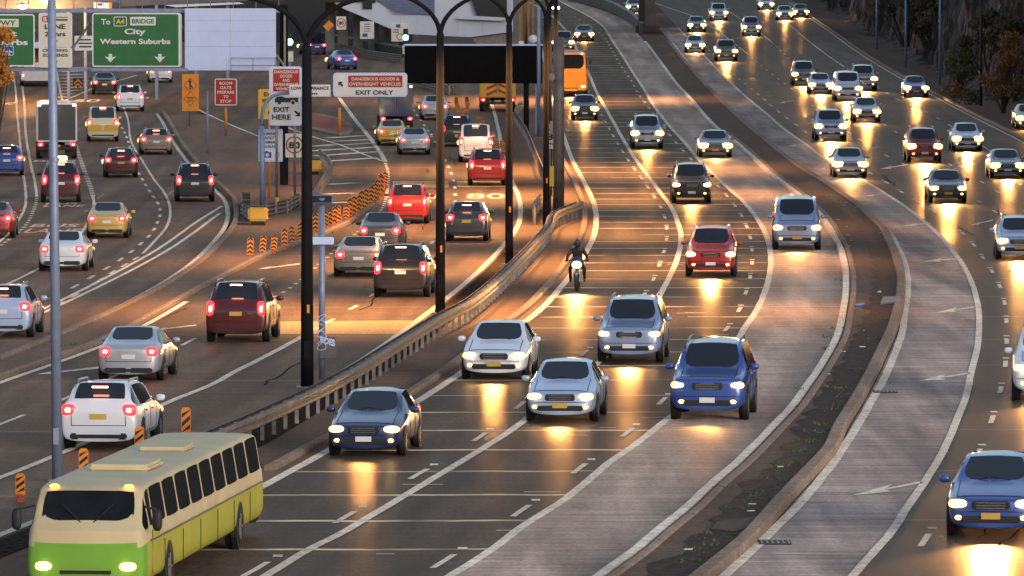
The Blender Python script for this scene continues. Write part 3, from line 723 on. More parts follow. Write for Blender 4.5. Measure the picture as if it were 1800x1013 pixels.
def car_proto(kind):
    if kind in PROTO: return PROTO[kind]
    k = KINDS[kind]; L = k['L']; root = empty(kind)
    wmax = max(s[1] for s in k['st'])
    pts_ = shell(k['st'], k['zb'], *k['ix']); av, af = [], []
    for name, v, f in pts_:
        af += [[i + len(av) for i in q] for q in f]; av += list(v)
    shell_cache[kind] = (av, af)
    for name, v, f in pts_:
        if name != 'body': MB().add(v, f).build(name, M['glass'], root, smooth=True, fix=False)
    from mathutils.bvhtree import BVHTree
    sh = shell_cache[kind]; bv = BVHTree.FromPolygons(sh[0], sh[1])
    L2 = L/2; gap = MB(); gap.add(*[x for n_, *x in pts_ if n_ == 'body'][0]); gap.cur = 1
    def ribbon(pts, dr, r=.009):
        run = []
        for p in pts:
            h = bv.ray_cast(Vector(p), Vector(dr))
            if h[0] is not None: run.append(h[0] - Vector(dr)*.002)
        if len(run) > 2: gap.tube(run, r, 5)
    s_ = k['st']; cy = s_[k['ix'][0]][0]; belt = s_[4][2]
    for sx in (1, -1):
        for yy in (cy + .25, cy + 1.25, cy + 2.15):
            ribbon([(sx*2, yy + .05*(z - .6), z) for z in np.linspace(.32, belt - .03, 9)], (-sx, 0, 0))
        ribbon([(sx*2, yy, .36) for yy in np.linspace(cy + .25, cy + 2.15, 9)], (-sx, 0, 0))
        ribbon([(sx*.66, yy, 3) for yy in np.linspace(-L2 + .22, cy - .06, 9)], (0, 0, -1))
        for yy in (cy + 1.02, cy + 1.95):
            h = bv.ray_cast(Vector((sx*2, yy, belt - .10)), Vector((-sx, 0, 0)))
            if h[0] is not None: MB().box(h[0], (.05, .20, .035)).build('door_handle', M['chrome'], root)
        ribbon([(sx*.62, 5, z) for z in np.linspace(k['zb'] + .35, k['zt'] + .12, 6)], (0, -1, 0))
    ribbon([(x, -L2 + .22, 3) for x in np.linspace(-.66, .66, 13)], (0, 0, -1), .012)
    ribbon([(x, 5, k['zb'] + .36) for x in np.linspace(-.62, .62, 11)], (0, -1, 0))
    ribbon([(x, -5, k['zb'] + .32) for x in np.linspace(-.8, .8, 11)], (0, 1, 0))
    gap.build('body', [BASEP, M['black']], root, smooth=True, fix=False)
    for sx in (1, -1):
        h = bv.ray_cast(Vector((sx*.62, -5, k['zb'] + .20)), Vector((0, 1, 0)))
        if h[0] is not None:
            MB().ell((h[0].x, h[0].y + .01, h[0].z), (.085, .03, .05), 10, 6).build('added_fog_light', M['head_shell'], root, smooth=True)  # lit lamps added below the headlights for more glow
    wr = .32 if k['H'] < 1.6 else .37; wb = L * .29
    for y in (-wb - .02, wb + .02):
        for s in (1, -1):
            arch(root, s * (wmax - .012), y, wr + .06, wr + .02); wheel(root, s * (wmax - .115), y, wr)
    yf, yr = -L/2, L/2; big = k['H'] > 1.6
    lamps(root, yf + .13, yr - .07, k['xh'], k['zh'], k['xt'], k['zt'], tail=(.16, .07, .13) if not big else (.12, .07, .23))
    zg_ = k['zh'] - .02
    g = MB().box((0, yf + .02, zg_), (.74, .10, .17)).build('grille', M['black'], root, bevel=.03)
    b = MB(); [b.box((0, yf - .035, zg_ - .05 + i * .05), (.56, .02, .012)) for i in range(3)]; b.build('bar', M['chrome'], g)
    MB().box((0, yf + .02, k['zb'] + .17), (1.15, .12, .13)).build('lower_intake', M['black'], root, bevel=.03)
    MB().box((0, yf - .045, k['zb'] + .24), (.37, .03, .12)).build('number_plate', M['plate'], root)
    MB().box((0, yr + .005, k['zt'] - .14), (.37, .03, .12)).build('number_plate', M['plate'], root)
    MB().box((0, yr - .03, k['zb'] + .12), (wmax * 1.45, .10, .14)).build('rear_bumper', M['black'], root, bevel=.03)
    MB().box((0, yr - .20 if big else yr - .62 if kind == 'sedan_car' else yr - .3, k['H'] - (.10 if kind != 'sedan_car' else .42)), (.36, .05, .035)).build('brake_light', M['tail_core'], root)
    c = k['st'][k['ix'][0]]
    for s in (1, -1):
        MB().ell((s * (wmax + .09), c[0] + .32, c[2] + .12), (.11, .06, .075), 10, 6, .7).build('side_mirror', BASEP, root, smooth=True)
    b = MB()
    for s in (1, -1): b.tube([(s*.32, k['st'][k['ix'][0]][0] + .02, c[4] + .03), (s*.02 - .1, k['st'][k['ix'][0]][0] + .12, c[4] + .10)], .012, 5)
    b.build('wiper', M['black'], root)
    if kind == 'off_road_car' or kind == 'station_wagon':
        r_ = k['st'][k['ix'][1]]; q_ = k['st'][k['ix'][2]]
        for s in (1, -1):
            MB().tube([(s*r_[3]*.93, r_[0] + .35, r_[4]), (s*r_[3]*.93, r_[0] + .45, r_[4] + .08), (s*q_[3]*.93, q_[0] - .25, q_[4] + .06), (s*q_[3]*.93, q_[0] - .15, q_[4])], .022, 6).build('roof_rail', M['chrome'], root)
    PROTO[kind] = [root, False]
    return PROTO[kind]

def coach_proto(kind, W_, L_, Ht, low, up, zmid, front_mat=None, zb=.34):
    root = empty(kind); w = W_/2; y0 = -L_/2; y1 = L_/2; n = max(3, int(L_/1.6)); zl = zmid
    st = [(y0, w*.84, zl - .12, w*.78, zl - .02), (y0 + .10, w*.95, zl - .06, w*.90, zl + .06), (y0 + .20, w*.98, zl, w*.88, zl + .14), (y0 + .62, w, zl + .04, w*.84, Ht - .10), (y0 + 1.0, w, zl + .04, w*.86, Ht)]
    c_, r_ = 2, 3
    for i in range(1, n): st.append((y0 + 1.0 + (L_ - 1.6)*i/n, w, zl + .04, w*.86, Ht))
    st += [(y1 - .5, w, zl + .04, w*.86, Ht), (y1 - .22, w*.99, zl + .04, w*.84, Ht - .12), (y1 - .10, w*.97, zl + .02, w*.86, zl + .20), (y1 - .03, w*.94, zl - .05, w*.88, zl + .05), (y1, w*.86, zl - .12, w*.82, zl - .02)]
    for name, v, f in shell(st, zb, c_, r_, len(st) - 4, len(st) - 3, .05):
        if name != 'body':
            MB().add(v, f).build(name, M['glass'], root, smooth=True, fix=False); continue
        grp = {}
        for q in f:
            ce = sum((Vector(v[i]) for i in q), Vector()) / len(q)
            grp.setdefault('body' if ce.z > zl - .20 else 'front_panel' if ce.y < y0 + .32 else 'side_panel', []).append(q)
        for nm, fl in grp.items():
            idx = sorted({i for q in fl for i in q}); mp = {k: j for j, k in enumerate(idx)}
            MB().add([v[i] for i in idx], [[mp[i] for i in q] for q in fl]).build(nm, up if nm == 'body' else (front_mat or low) if nm == 'front_panel' else low, root, smooth=True, fix=False)
    for y in (-L_*.32, L_*.27):
        for s in (1, -1): arch(root, s*(w - .012), y, .48, .42); wheel(root, s*(w - .13), y, .42, .26)
    MB().box((0, y0 + .03, zb + .02), (W_ - .35, .14, .16)).build('front_bumper', M['black'], root, bevel=.05)
    MB().box((0, y0 + .03, zb + .26), (W_*.42, .10, .12)).build('grille', M['black'], root, bevel=.03)
    MB().box((0, y1 - .04, zb + .04), (W_ - .3, .14, .2)).build('rear_bumper', M['black'], root, bevel=.04)
    lamps(root, y0 + .10, y1 - .05, w - .36, zb + .36, w - .22, zb + .5, head=(.19, .10, .10), tail=(.10, .05, .18))
    for s in (1, -1):
        MB().tube([(s*(w - .1), y0 + .5, Ht - .35), (s*(w + .14), y0 + .2, Ht - .38)], .02, 6).build('mirror_arm', M['black'], root)
        MB().ell((s*(w + .16), y0 + .18, Ht - .56), (.09, .06, .19), 10, 8, .7).build('side_mirror', M['black'], root, smooth=True)
        MB().ell((s*(w - .42), y0 + .72, Ht - .02), (.09, .06, .04), 8, 6).build('marker_lamp', M['amber'], root)
        wp = MB().tube([(s*.1, y0 + .19, zl + .16), (s*.45, y0 + .30, zl + .48)], .012, 5).build('wiper', M['black'], root)
    MB().box((0, L_*.12, Ht + .07), (.9, 1.2, .10)).build('roof_hatch', up, root, bevel=.04)
    MB().box((0, L_*-.2, Ht + .08), (1.1, 1.7, .14)).build('air_unit', M['chrome'] if False else up, root, bevel=.05)
    MB().box((0, y0 - .02, zb + .12), (.40, .03, .12)).build('number_plate', M['plate'], root)
    for s in (1, -1):
        n2 = max(2, int(L_/1.9))
        for i in range(1, n2):
            MB().box((s*(w - .004), y0 + L_*i/n2, (zb + zl)/2 - .08), (.012, .014, zl - zb - .34)).build('panel_seam', M['black'], root)
        MB().box((s*(w + .002), y0 + L_*.5, zl - .16), (.014, L_ - 1.2, .035)).build('trim_strip', M['chrome'], root)
        MB().box((s*(w - .002), y0 + 1.15, (zb + zl)/2 + .1), (.016, .72, zl - zb - .2)).build('door', low, root, bevel=.006)
    return root
def truck_proto(kind, W_, L_, Ht, box_m, cab_m, rear_m=None, chevron=False):
    root = empty(kind); x = W_/2; zf = .95; cabL = 1.7
    MB().box((0, cabL/2, (zf + Ht)/2), (W_, L_ - cabL, Ht - zf)).build('cargo_box', box_m, root, bevel=.05)
    # rear doors with frame
    yr = L_/2
    for s in (1, -1):
        d = MB().box((s*x*.47, yr + .012, (zf + Ht)/2), (x*.90, .03, Ht - zf - .18)).build('rear_door', rear_m or box_m, root, bevel=.01)
        MB().tube([(s*.07, yr + .05, zf + .25), (s*.07, yr + .05, Ht - .2)], .02, 6).build('lock_bar', M['steel'], d)
    if chevron:
        for k in range(2):
            for s in (1, -1):
                z0 = 1.30 + k*.40
                MB().prism([(s*.03, z0 + .24), (s*.03, z0 + .06), (s*x*.62, z0 - .26), (s*x*.62, z0 - .08)], yr + .045, yr + .032).build('chevron_stripe', M['red'], root)
    c = MB(); c.add([(-x+.05,-yr,.55),(x-.05,-yr,.55),(x-.05,-yr+cabL,.55),(-x+.05,-yr+cabL,.55),(-x+.05,-yr,1.3),(x-.05,-yr,1.3),(x-.05,-yr+cabL,1.3),(-x+.05,-yr+cabL,1.3),(-x+.12,-yr+.3,2.15),(x-.12,-yr+.3,2.15),(x-.1,-yr+cabL-.05,2.2),(-x+.1,-yr+cabL-.05,2.2)],
        [(0,3,2,1),(0,1,5,4),(1,2,6,5),(2,3,7,6),(3,0,4,7),(4,5,9,8),(5,6,10,9),(6,7,11,10),(7,4,8,11),(8,9,10,11)])
    c.build('cab', cab_m, root, bevel=.07)
    w_ = MB(); w_.add([(-x+.2,-yr+.02,1.36),(x-.2,-yr+.02,1.36),(x-.25,-yr+.27,2.06),(-x+.25,-yr+.27,2.06)], [(0,1,2,3)]); w_.build('windscreen', M['glass'], root)
    MB().box((0, 0, .62), (.9, L_ - .4, .28)).build('chassis', M['black'], root)
    MB().box((0, yr - .05, .58), (W_ - .1, .12, .16)).build('rear_bumper', M['black'], root, bevel=.02)
    for y in (-yr + .9, yr - 1.2):
        for s in (1, -1): wheel(root, s*(x - .16), y, .46, .30)
    for s in (1, -1):
        MB().box((s*(x - .42), yr - .6, .45), (.5, .03, .6)).build('mud_flap', M['black'], root)
    lamps(root, -yr + .02, yr + .02, x - .35, .86, x - .22, .80, tail=(.15, .05, .10))
    for s in (1, -1): MB().box((s*(x - .16), yr + .03, Ht - .12), (.16, .05, .09)).build('marker_lamp', M['tail_core'], root)
    MB().box((0, yr + .03, .72), (.4, .03, .13)).build('number_plate', M['plate'], root)
    return root

def heading(c, Y): return c.slope(Y) if hasattr(c, 'slope') else c
def put(root, L, px, pyb, c, toward, label, cat, group):
    p = P(px, pyb); m = heading(c, p.y + L/2)
    t = Vector((m, 1, 0)).normalized()
    ctr = p + t * L/2; ctr.z = zg(ctr.y) + .012
    root.location = ctr
    sl = (zg(ctr.y + 1) - zg(ctr.y - 1)) / 2
    rz = -math.atan(m) + (0 if toward else math.pi)
    root.rotation_mode = 'XYZ'
    root.rotation_euler = (math.atan(sl) * (1 if toward else -1), 0, rz)
    tag(root, label, cat, group)
    return root
G_IN, G_RT, G_OUT = 'traffic coming down the middle carriageway', 'traffic coming down the right carriageway', 'traffic driving away on the left carriageways'
def car(kind, col, px, pyb, c, toward, label, group, cat='car', scale=1.0):
    pr = car_proto(kind)
    if not pr[1]: root = pr[0]; pr[1] = True
    else: root = copy_tree(pr[0])
    pm = paint(col, None) if col in PAINT else BASEP
    for o in list(root.children):
        if o.name.split('.')[0] in ('body', 'side_mirror'):
            if o.material_slots:
                o.material_slots[0].link = 'OBJECT'; o.material_slots[0].material = pm
        if o.type == 'LIGHT': bpy.data.objects.remove(o)
    rr = random.Random(int(px*7 + pyb))
    root.scale = (rr.uniform(.97, 1.04), rr.uniform(.96, 1.05), rr.uniform(.96, 1.06))
    for o in list(root.children):
        nm = o.name.split('.')[0]
        if nm == 'number_plate' and rr.random() < .55:
            o.material_slots[0].link = 'OBJECT'; o.material_slots[0].material = M['white']
        if nm == 'headlight': o.scale = (1.3, 1.15, 1.4) if P(px, pyb).y > 330 else (1, 1, 1) if P(px, pyb).y > 220 else (.88, 1, .74)  # far headlights enlarged to stand in for lamp bloom
    put(root, KINDS[kind]['L'] * scale, px, pyb, c, toward, label, cat, group)
    if toward: beam(root, -KINDS[kind]['L']/2, KINDS[kind]['zh']).data.energy *= rr.uniform(.5, 1.3) * (2.8 if group == G_RT else 0.08 if px == 640 else 0.45 if pyb > 600 else 1.0)
    return root

SD, HB, OR, VN, WG = 'sedan_car', 'hatchback_car', 'off_road_car', 'delivery_van', 'station_wagon'
# ---- middle carriageway, headlights towards the camera
for a in (
 (SD, 'charcoal', 1027, 73, cB, 'small dark sedan farthest up the middle carriageway, right of the road lamp'),
 (OR, 'grey', 990, 92, cA, 'dim grey four wheel drive half hidden behind the orange bus'),
 (HB, 'charcoal', 1028, 212, cA, 'charcoal hatchback just below the orange bus, close right of the thick steel column'),
 (OR, 'silver', 1138, 262, cB, 'silver four wheel drive level with the grey sedan at the top of the concrete lane'),
 (SD, 'grey', 1258, 278, cC, 'grey sedan at the top of the pale concrete lane beside the median kerb'),
 (OR, 'black', 1216, 358, cC, 'black four wheel drive with pale roof ahead of the red one'),
 (OR, 'red', 1249, 488, cC, 'bright red four wheel drive with both headlights lit on the middle carriageway'),
 (VN, 'blue silver', 1401, 441, cE, 'blue silver people mover alone on the pale concrete lane beside the median'),
 (SD, 'white', 868, 670, cB, 'white sedan leaning along the kerb, left of the blue silver four wheel drive'),
 (OR, 'blue silver', 1106, 640, cC, 'blue silver four wheel drive in the middle of the front pack, upper of the pair'),
 (SD, 'pale blue', 984, 745, cB, 'pale blue sedan in front of the pack, left of the big blue four wheel drive'),
 (OR, 'blue', 1243, 742, cC, 'big blue four wheel drive straddling the concrete lane at the right of the front pack'),
 (SD, 'navy', 640, 805, cA, 'navy sedan hugging the kerb below the guardrail, behind the long green and lime bus'),
): car(a[0], a[1], a[2], a[3], a[4], True, a[5], G_IN)
# ---- right carriageway, headlights towards the camera
for a in (
 (SD, 'silver', 1115, 22, cE, 'silver sedan behind the curved wall left of the bridge pier'),
 (SD, 'silver', 1222, 93, cH, 'silver sedan near the bridge pier in the lane beside the concrete shoulder'),
 (OR, 'bronze', 1277, 108, cI, 'bronze four wheel drive right of the silver sedan near the bridge pier'),
 (SD, 'grey', 1225, 57, cK0, 'grey sedan right beside the bridge pier, farther up than the silver one'),
 (OR, 'white', 1264, 37, cK0, 'white four wheel drive at the top of the right carriageway, between two painted lines'),
 (OR, 'silver', 1321, 64, cK1, 'silver four wheel drive alone below the farthest cluster of cars'),
 (SD, 'white', 1347, 18, cK1, 'white sedan at the left of the farthest cluster at the top edge'),
 (SD, 'silver', 1380, 36, cK2, 'silver sedan in the middle of the farthest cluster at the top edge'),
 (HB, 'charcoal', 1408, 32, cK2, 'charcoal hatchback at the right of the farthest cluster, against the kerb'),
 (OR, 'grey', 1414, 151, cK0, 'grey four wheel drive, rear one of the tight pair left of the white vans'),
 (SD, 'pale blue', 1443, 166, cK0, 'pale blue sedan tucked in front of the grey four wheel drive in a tight pair'),
 (VN, 'white', 1491, 178, cK1, 'white van with headlights lit behind the silver sedan in the cluster'),
 (OR, 'silver', 1519, 160, cK1, 'silver four wheel drive at the back right of the white van'),
 (SD, 'silver', 1524, 216, cK1, 'silver sedan at the front of the cluster, directly below the white van'),
 (OR, 'pale blue', 1461, 248, cK0, 'pale blue four wheel drive left of the cluster with warm headlights'),
 (SD, 'blue', 1611, 172, cK2, 'blue sedan near the rock cutting, beside the far kerb'),
 (OR, 'red', 1626, 286, cK1, 'red four wheel drive on the right carriageway beside the white sedan'),
 (SD, 'white', 1701, 266, cK2, 'white sedan with amber roof marker in the lane next to the kerb'),
 (HB, 'silver', 1495, 313, cI, 'silver hatchback over the line of the concrete shoulder with arrows'),
 (SD, 'charcoal', 1667, 357, cK0, 'charcoal sedan below the red four wheel drive, wet glow in front'),
 (SD, 'grey', 1772, 314, cK1, 'grey sedan at the right edge, above the pale blue wagon'),
 (WG, 'pale blue', 1793, 457, cK0, 'pale blue wagon cut by the right edge beside the broken line'),
 (OR, 'white', 1842, 708, cI, 'white four wheel drive cut by the right edge, only its left side in view'),
 (SD, 'blue', 1742, 948, cI, 'blue sedan in the lower right corner, nearest of the right carriageway'),
 (SD, 'cream', 1812, 228, cR, 'cream sedan half cut by the right edge beside the rock cutting'),
): car(a[0], a[1], a[2], a[3], a[4], True, a[5], G_RT)
# ---- left carriageways, tail lights towards the camera
for a in (
 (OR, 'dark red', 414, 604, cN, 'dark red four wheel drive with brake lights lit, middle of the near left road'),
 (SD, 'silver', 226, 672, cN, 'silver sedan braking behind the grey pole, nearest but one on the left road'),
 (WG, 'white', 172, 794, cN, 'white station wagon nearest the camera on the left road, beside the striped boards'),
 (WG, 'pale blue', 2, 596, cS1, 'pale blue wagon cut by the left edge below the double white lines'),
 (SD, 'white', 109, 478, cl4, 'white sedan behind the grey pole below the painted bus lane'),
 (SD, 'taxi gold', 188, 420, cl4, 'gold and silver taxi cab without roof lamp beside the bus lane letters'),
 (OR, 'black', 343, 356, cl5, 'black four wheel drive close to the curved kerb of the paved island'),
 (HB, 'dark red', 213, 313, cl4, 'dark red hatchback with three brake lights in the second lane'),
 (WG, 'bronze', 275, 273, cl5, 'bronze station wagon ahead of the black four wheel drive by the kerb'),
 (VN, 'cream', 181, 250, cl4, 'cream van with a yellow lower half left of the bronze wagon'),
 (OR, 'dark red', 107, 357, cl2, 'dark taxi with glowing roof sign in the bus lane behind the grey pole'),
 (HB, 'blue', 12, 310, cl1, 'blue hatchback cut by the left edge beside the double line'),
 (SD, 'red', -14, 420, cl1, 'red sedan of which only the tail shows at the left edge'),
 (SD, 'black', 184, 167, cl4, 'black sedan under the green sign, turning across the hatched gore'),
 (OR, 'white', 229, 197, cl5, 'white four wheel drive with brake lights glowing below the green sign'),
 (SD, 'white', 282, 146, cl5, 'white sedan just showing under the bottom beam of the sign gantry'),
 (OR, 'red', 716, 394, cN, 'red four wheel drive between the chevron boards and the second dark lamp post'),
 (HB, 'charcoal', 820, 425, cM, 'charcoal hatchback between the second and third dark lamp posts'),
 (SD, 'bronze', 630, 488, cN, 'bronze sedan left of the black four wheel drive, next to the solar panel pole'),
 (SD, 'charcoal', 668, 446, cN, 'charcoal sedan half hidden behind the bronze sedan near the chevron boards'),
 (OR, 'black', 704, 524, cM, 'black four wheel drive on the ramp left of the second dark lamp post'),
 (SD, 'yellow', 690, 257, cN2, 'yellow cab between the blue box truck and the silver sedan at the gore'),
 (SD, 'silver', 729, 273, cN2, 'silver sedan in front of the yellow cab near the tip of the gore'),
 (SD, 'silver', 765, 212, cN, 'silver sedan partly behind the second dark lamp post, below the message board'),
 (OR, 'black', 803, 259, cN, 'black four wheel drive left of the white van below the message board'),
 (VN, 'white', 836, 286, cM, 'white van with two rear windows between lamp posts two and three'),
 (OR, 'red', 857, 328, cM, 'red four wheel drive with white roof behind the white van, on the tan band'),
 (SD, 'navy', 557, 97, -0.22, 'navy sedan farther of two on the tunnel road beneath the pale building'),
 (SD, 'blue', 610, 123, -0.22, 'blue sedan nearer of two on the tunnel road beneath the pale building'),
): 
    r_ = car(a[0], a[1], a[2], a[3], a[4], False, a[5], G_OUT)
    if 'roof sign' in a[5] :
        MB().box((0, 0, 1.90), (.62, .20, .22)).build('roof_sign', M['taxi'], r_, bevel=.04)
    if 'lower half' in a[5]:
        for s in (1, -1): MB().box((s*.46, 2.462, .78), (.80, .03, .36)).build('rear_panel', PAINT['yellow'], r_, bevel=.01)

# ---- larger vehicles
for k_ in ('cream', 'lime', 'green'):
    PAINT['matt ' + k_] = mat('worn bus ' + k_, {'cream': (.62, .50, .29), 'lime': (.44, .40, .05), 'green': (.19, .40, .05)}[k_], .6, 0, .12, .8, spec=.2)
M['glass'], _g = mat('bus glass', (.014, .016, .02), .9, spec=.03), M['glass']
bus = coach_proto('orange_bus', 2.4, 9.5, 3.05, PAINT['orange'], PAINT['orange'], 1.75)
put(bus, 9.5, 1004, 170, cA, True, 'orange bus behind the thick steel column on the middle carriageway', 'bus', G_IN); beam(bus, -4.75, .8)
mini = coach_proto('low_bus', 2.15, 15.0, 2.0, PAINT['matt lime'], PAINT['matt cream'], 1.22, PAINT['matt green'], .28)
M['glass'] = _g
put(mini, 15.0, 150, 1062, cB, True, 'long low bus with green nose, lime skirt and cream roof in the lower left corner', 'bus', G_IN); beam(mini, -7.5, .8)
wb = coach_proto('white_bus', 2.4, 9.5, 3.0, PAINT['white'], PAINT['white'], 1.5)
put(wb, 9.5, 64, 153, cl3, False, 'white bus seen from behind below the lane sign at the far left', 'bus', G_OUT)
tr = truck_proto('box_truck', 2.25, 6.5, 3.1, PAINT['white'], PAINT['white'], PAINT['charcoal'])
put(tr, 6.5, 100, 280, cl3, False, 'box truck with white top and dark rear doors behind the grey pole', 'truck', G_OUT)
t2 = truck_proto('box_truck', 2.1, 6.0, 2.9, PAINT['navy'], PAINT['blue'], PAINT['navy'])
put(t2, 6.0, 697, 232, cN2, False, 'navy box truck ahead of the yellow cab below the exit only sign', 'truck', G_OUT)
t3 = truck_proto('maintenance_truck', 2.4, 7.0, 2.75, PAINT['yellow'], PAINT['yellow'], PAINT['yellow'], True)
put(t3, 7.0, 875, 197, cM, False, 'yellow maintenance truck with red chevrons on its tail below the message board', 'truck', G_OUT)
b_ = MB(); [b_.box((s*.9, 0, 2.86), (.35, .35, .18)) for s in (1, -1)]; b_.build('beacon', M['amber'], t3, bevel=.03)

# ---- motorcycle with its rider
def motorcycle(px, pyb, c):
    root = empty('motorcycle')
    for y in (-.72, .70):
        n = 22; vs, fs = [], []
        for k in range(n):
            a = 2*math.pi*k/n
            for j in range(8):
                b2 = 2*math.pi*j/8; rr = .27 + .06*math.cos(b2)
                vs.append((.065*math.sin(b2), y + rr*math.cos(a), .33 + rr*math.sin(a)))
        for k in range(n):
            for j in range(8): fs.append((k*8 + j, k*8 + (j+1) % 8, ((k+1) % n)*8 + (j+1) % 8, ((k+1) % n)*8 + j))
        o = MB().add(vs, fs).build('wheel', M['rubber'], root, smooth=True)
        MB().tube([(-.03, y, .33), (.03, y, .33)], .22, 16).build('rim', M['rim'], o)
    b = MB(); b.ell((0, -.12, .86), (.17, .33, .15)); b.build('fuel_tank', PAINT['navy'], root, smooth=True)
    MB().ell((0, .42, .82), (.15, .42, .07), 12, 8, .8).build('saddle', M['black'], root, smooth=True)
    MB().box((0, 0, .50), (.32, .50, .40)).build('engine', M['steel'], root, bevel=.06)
    b = MB()
    for s in (1, -1): b.tube([(s*.10, -.72, .33), (s*.10, -.45, .98)], .03, 8)
    b.build('fork', M['chrome'], root)
    MB().tube([(-.40, -.32, 1.04), (-.22, -.46, 1.06), (.22, -.46, 1.06), (.40, -.32, 1.04)], .018, 8).build('handlebar', M['black'], root)
    MB().ell((0, -.52, .98), (.24, .16, .22), 12, 8).build('fairing', PAINT['navy'], root, smooth=True)
    h = MB().ell((0, -.66, .92), (.17, .09, .13), 14, 8, .8).build('headlight', M['head_shell'], root, smooth=True)
    MB().ell((0, -.70, .92), (.13, .08, .10), 12, 8).build('bulb', M['head_core'], h, smooth=True)
    MB().ell((0, .84, .82), (.08, .04, .05)).build('tail_light', M['tail_shell'], root, smooth=True)
    MB().tube([(.18, -.1, .38), (.2, .7, .42)], .05, 10).build('exhaust', M['chrome'], root)
    put(root, 2.0, px, pyb, c, True, 'dark motorcycle with one bright headlight beside the left kerb', 'motorcycle', G_IN); beam(root, -.9, .9)
    # rider: one skinned figure seated on the saddle
    J = {'pel': (0,.30,.92), 'ab': (0,.22,1.12), 'ch': (0,.08,1.34), 'nk': (0,.02,1.50), 'hd': (0,-.03,1.62), 'top': (0,-.03,1.73)}
    Ed = [('pel','ab'),('ab','ch'),('ch','nk'),('nk','hd'),('hd','top')]; rad = {'pel':.17,'ab':.155,'ch':.18,'nk':.065,'hd':.10,'top':.07}
    for s, k in ((1,'r'),(-1,'l')):
        J.update({'sh'+k:(s*.20,.06,1.40),'el'+k:(s*.33,-.06,1.20),'wr'+k:(s*.36,-.28,1.08),'ha'+k:(s*.35,-.37,1.05),'hp'+k:(s*.13,.26,.88),'kn'+k:(s*.25,-.16,.80),'an'+k:(s*.24,.16,.40),'to'+k:(s*.24,-.02,.32)})
        Ed += [('ch','sh'+k),('sh'+k,'el'+k),('el'+k,'wr'+k),('wr'+k,'ha'+k),('pel','hp'+k),('hp'+k,'kn'+k),('kn'+k,'an'+k),('an'+k,'to'+k)]
        rad.update({'sh'+k:.08,'el'+k:.058,'wr'+k:.042,'ha'+k:.045,'hp'+k:.10,'kn'+k:.07,'an'+k:.05,'to'+k:.045})
    names = list(J); me = bpy.data.meshes.new('person')
    me.from_pydata([J[n] for n in names], [(names.index(a), names.index(b)) for a, b in Ed], [])
    ob = bpy.data.objects.new('person', me); C.objects.link(ob)
    ob.modifiers.new('k', 'SKIN'); md = ob.modifiers.new('s', 'SUBSURF'); md.levels = md.render_levels = 2
    for i, n in enumerate(names):
        me.skin_vertices[0].data[i].radius = (rad[n], rad[n])
        me.skin_vertices[0].data[i].use_root = (n == 'pel')
    bpy.context.view_layer.update()
    m2 = bpy.data.meshes.new_from_object(ob.evaluated_get(bpy.context.evaluated_depsgraph_get()))
    ob.modifiers.clear(); ob.data = m2; m2.materials.clear(); m2.materials.append(mat('black leathers', (.02, .02, .022), .5))
    for p in m2.polygons: p.use_smooth = True
    hel = MB().ell((0, -.03, 1.65), (.135, .165, .15), 16, 12).build('helmet', PAINT['charcoal'], ob, smooth=True)
    MB().ell((0, -.11, 1.655), (.11, .10, .06), 14, 8).build('visor', M['glass'], hel, smooth=True)
    ob.location = root.location; ob.rotation_euler = root.rotation_euler
    tag(ob, 'person in dark riding gear and helmet sitting on the motorcycle', 'person')
motorcycle(1013, 514, cA)

# ================================================================ street furniture
# ---- guardrail with double W beams
gpts = [(1019,382),(1000,390),(985,396),(962,428),(937,458),(900,497),(850,544),(820,568),(775,592),(700,640),(612,697),(557,728),(487,762),(450,780),(390,806),(335,832)]
gr = Cv(gpts)
Y0g, Y1g = gr.y[0], gr.y[-1]
root = empty('guardrail', gr.pt(Y0g)); org = root.location.copy()
tag(root, 'weathered steel guardrail curving between the ramp and the middle carriageway', 'guardrail')
n = 90; path = [gr.pt(Y0g + (Y1g - Y0g) * i / n) - org for i in range(n + 1)]
wbeam = [(0,.0),(.05,.04),(.05,.10),(.0,.14),(.0,.17),(.05,.21),(.05,.27),(.0,.31),(-.02,.31),(.03,.265),(.03,.215),(-.02,.17),(-.02,.14),(.03,.095),(.03,.045),(-.02,0)]
for s, nm in ((1, 'rail'), (-1, 'rail')):
    MB().sweep(path, [(s*(.13 + a), .40 + z) for a, z in wbeam]).build(nm, M['rail'], root)
Lp = Y1g - Y0g; k = 0; Y = Y0g + 0.5
while Y < Y1g:
    p = gr.pt(Y) - org
    po = MB().box((p.x, p.y, p.z + .33), (.09, .12, .72)).build('post', M['steel'], root); Y += 2.0
def small_rail(label, pts, h=.0, mats=M['rail'], two=True, name='guardrail', step=2.0):
    q = [P(*p) for p in pts]; o0 = q[0].copy(); root = empty(name, o0); tag(root, label, 'guardrail')
    path = []
    for a, b in zip(q, q[1:]):
        m = max(1, int((b - a).length / 1.5))
        path += [a.lerp(b, i / m) - o0 for i in range(m)]
    path.append(q[-1] - o0)
    MB().sweep(path, [(a, .42 + z + h) for a, z in wbeam]).build('rail', mats, root)
    if two: MB().sweep(path, [(a, .06 + z + h) for a, z in wbeam]).build('rail', mats, root)
    d = 0
    for a, b in zip(q, q[1:]):
        m = max(1, int((b - a).length / step))
        for i in range(m):
            p = a.lerp(b, i / m) - o0
            MB().box((p.x, p.y + .02, p.z + .35), (.09, .10, .74)).build('post', M['steel'], root)
small_rail('short steel rail left of the dark lamp post near the thick column', [(940,396),(937,386),(950,368)])
small_rail('long steel rail behind the lamp posts right of the message board post', [(958,330),(947,300),(925,245),(905,215),(908,202),(918,196)], two=False)
small_rail('steel rail bending behind the yellow crash cushion in front of the tunnel sign', [(525,368),(505,380),(485,384),(468,388),(440,396),(424,384),(424,366),(440,366)])
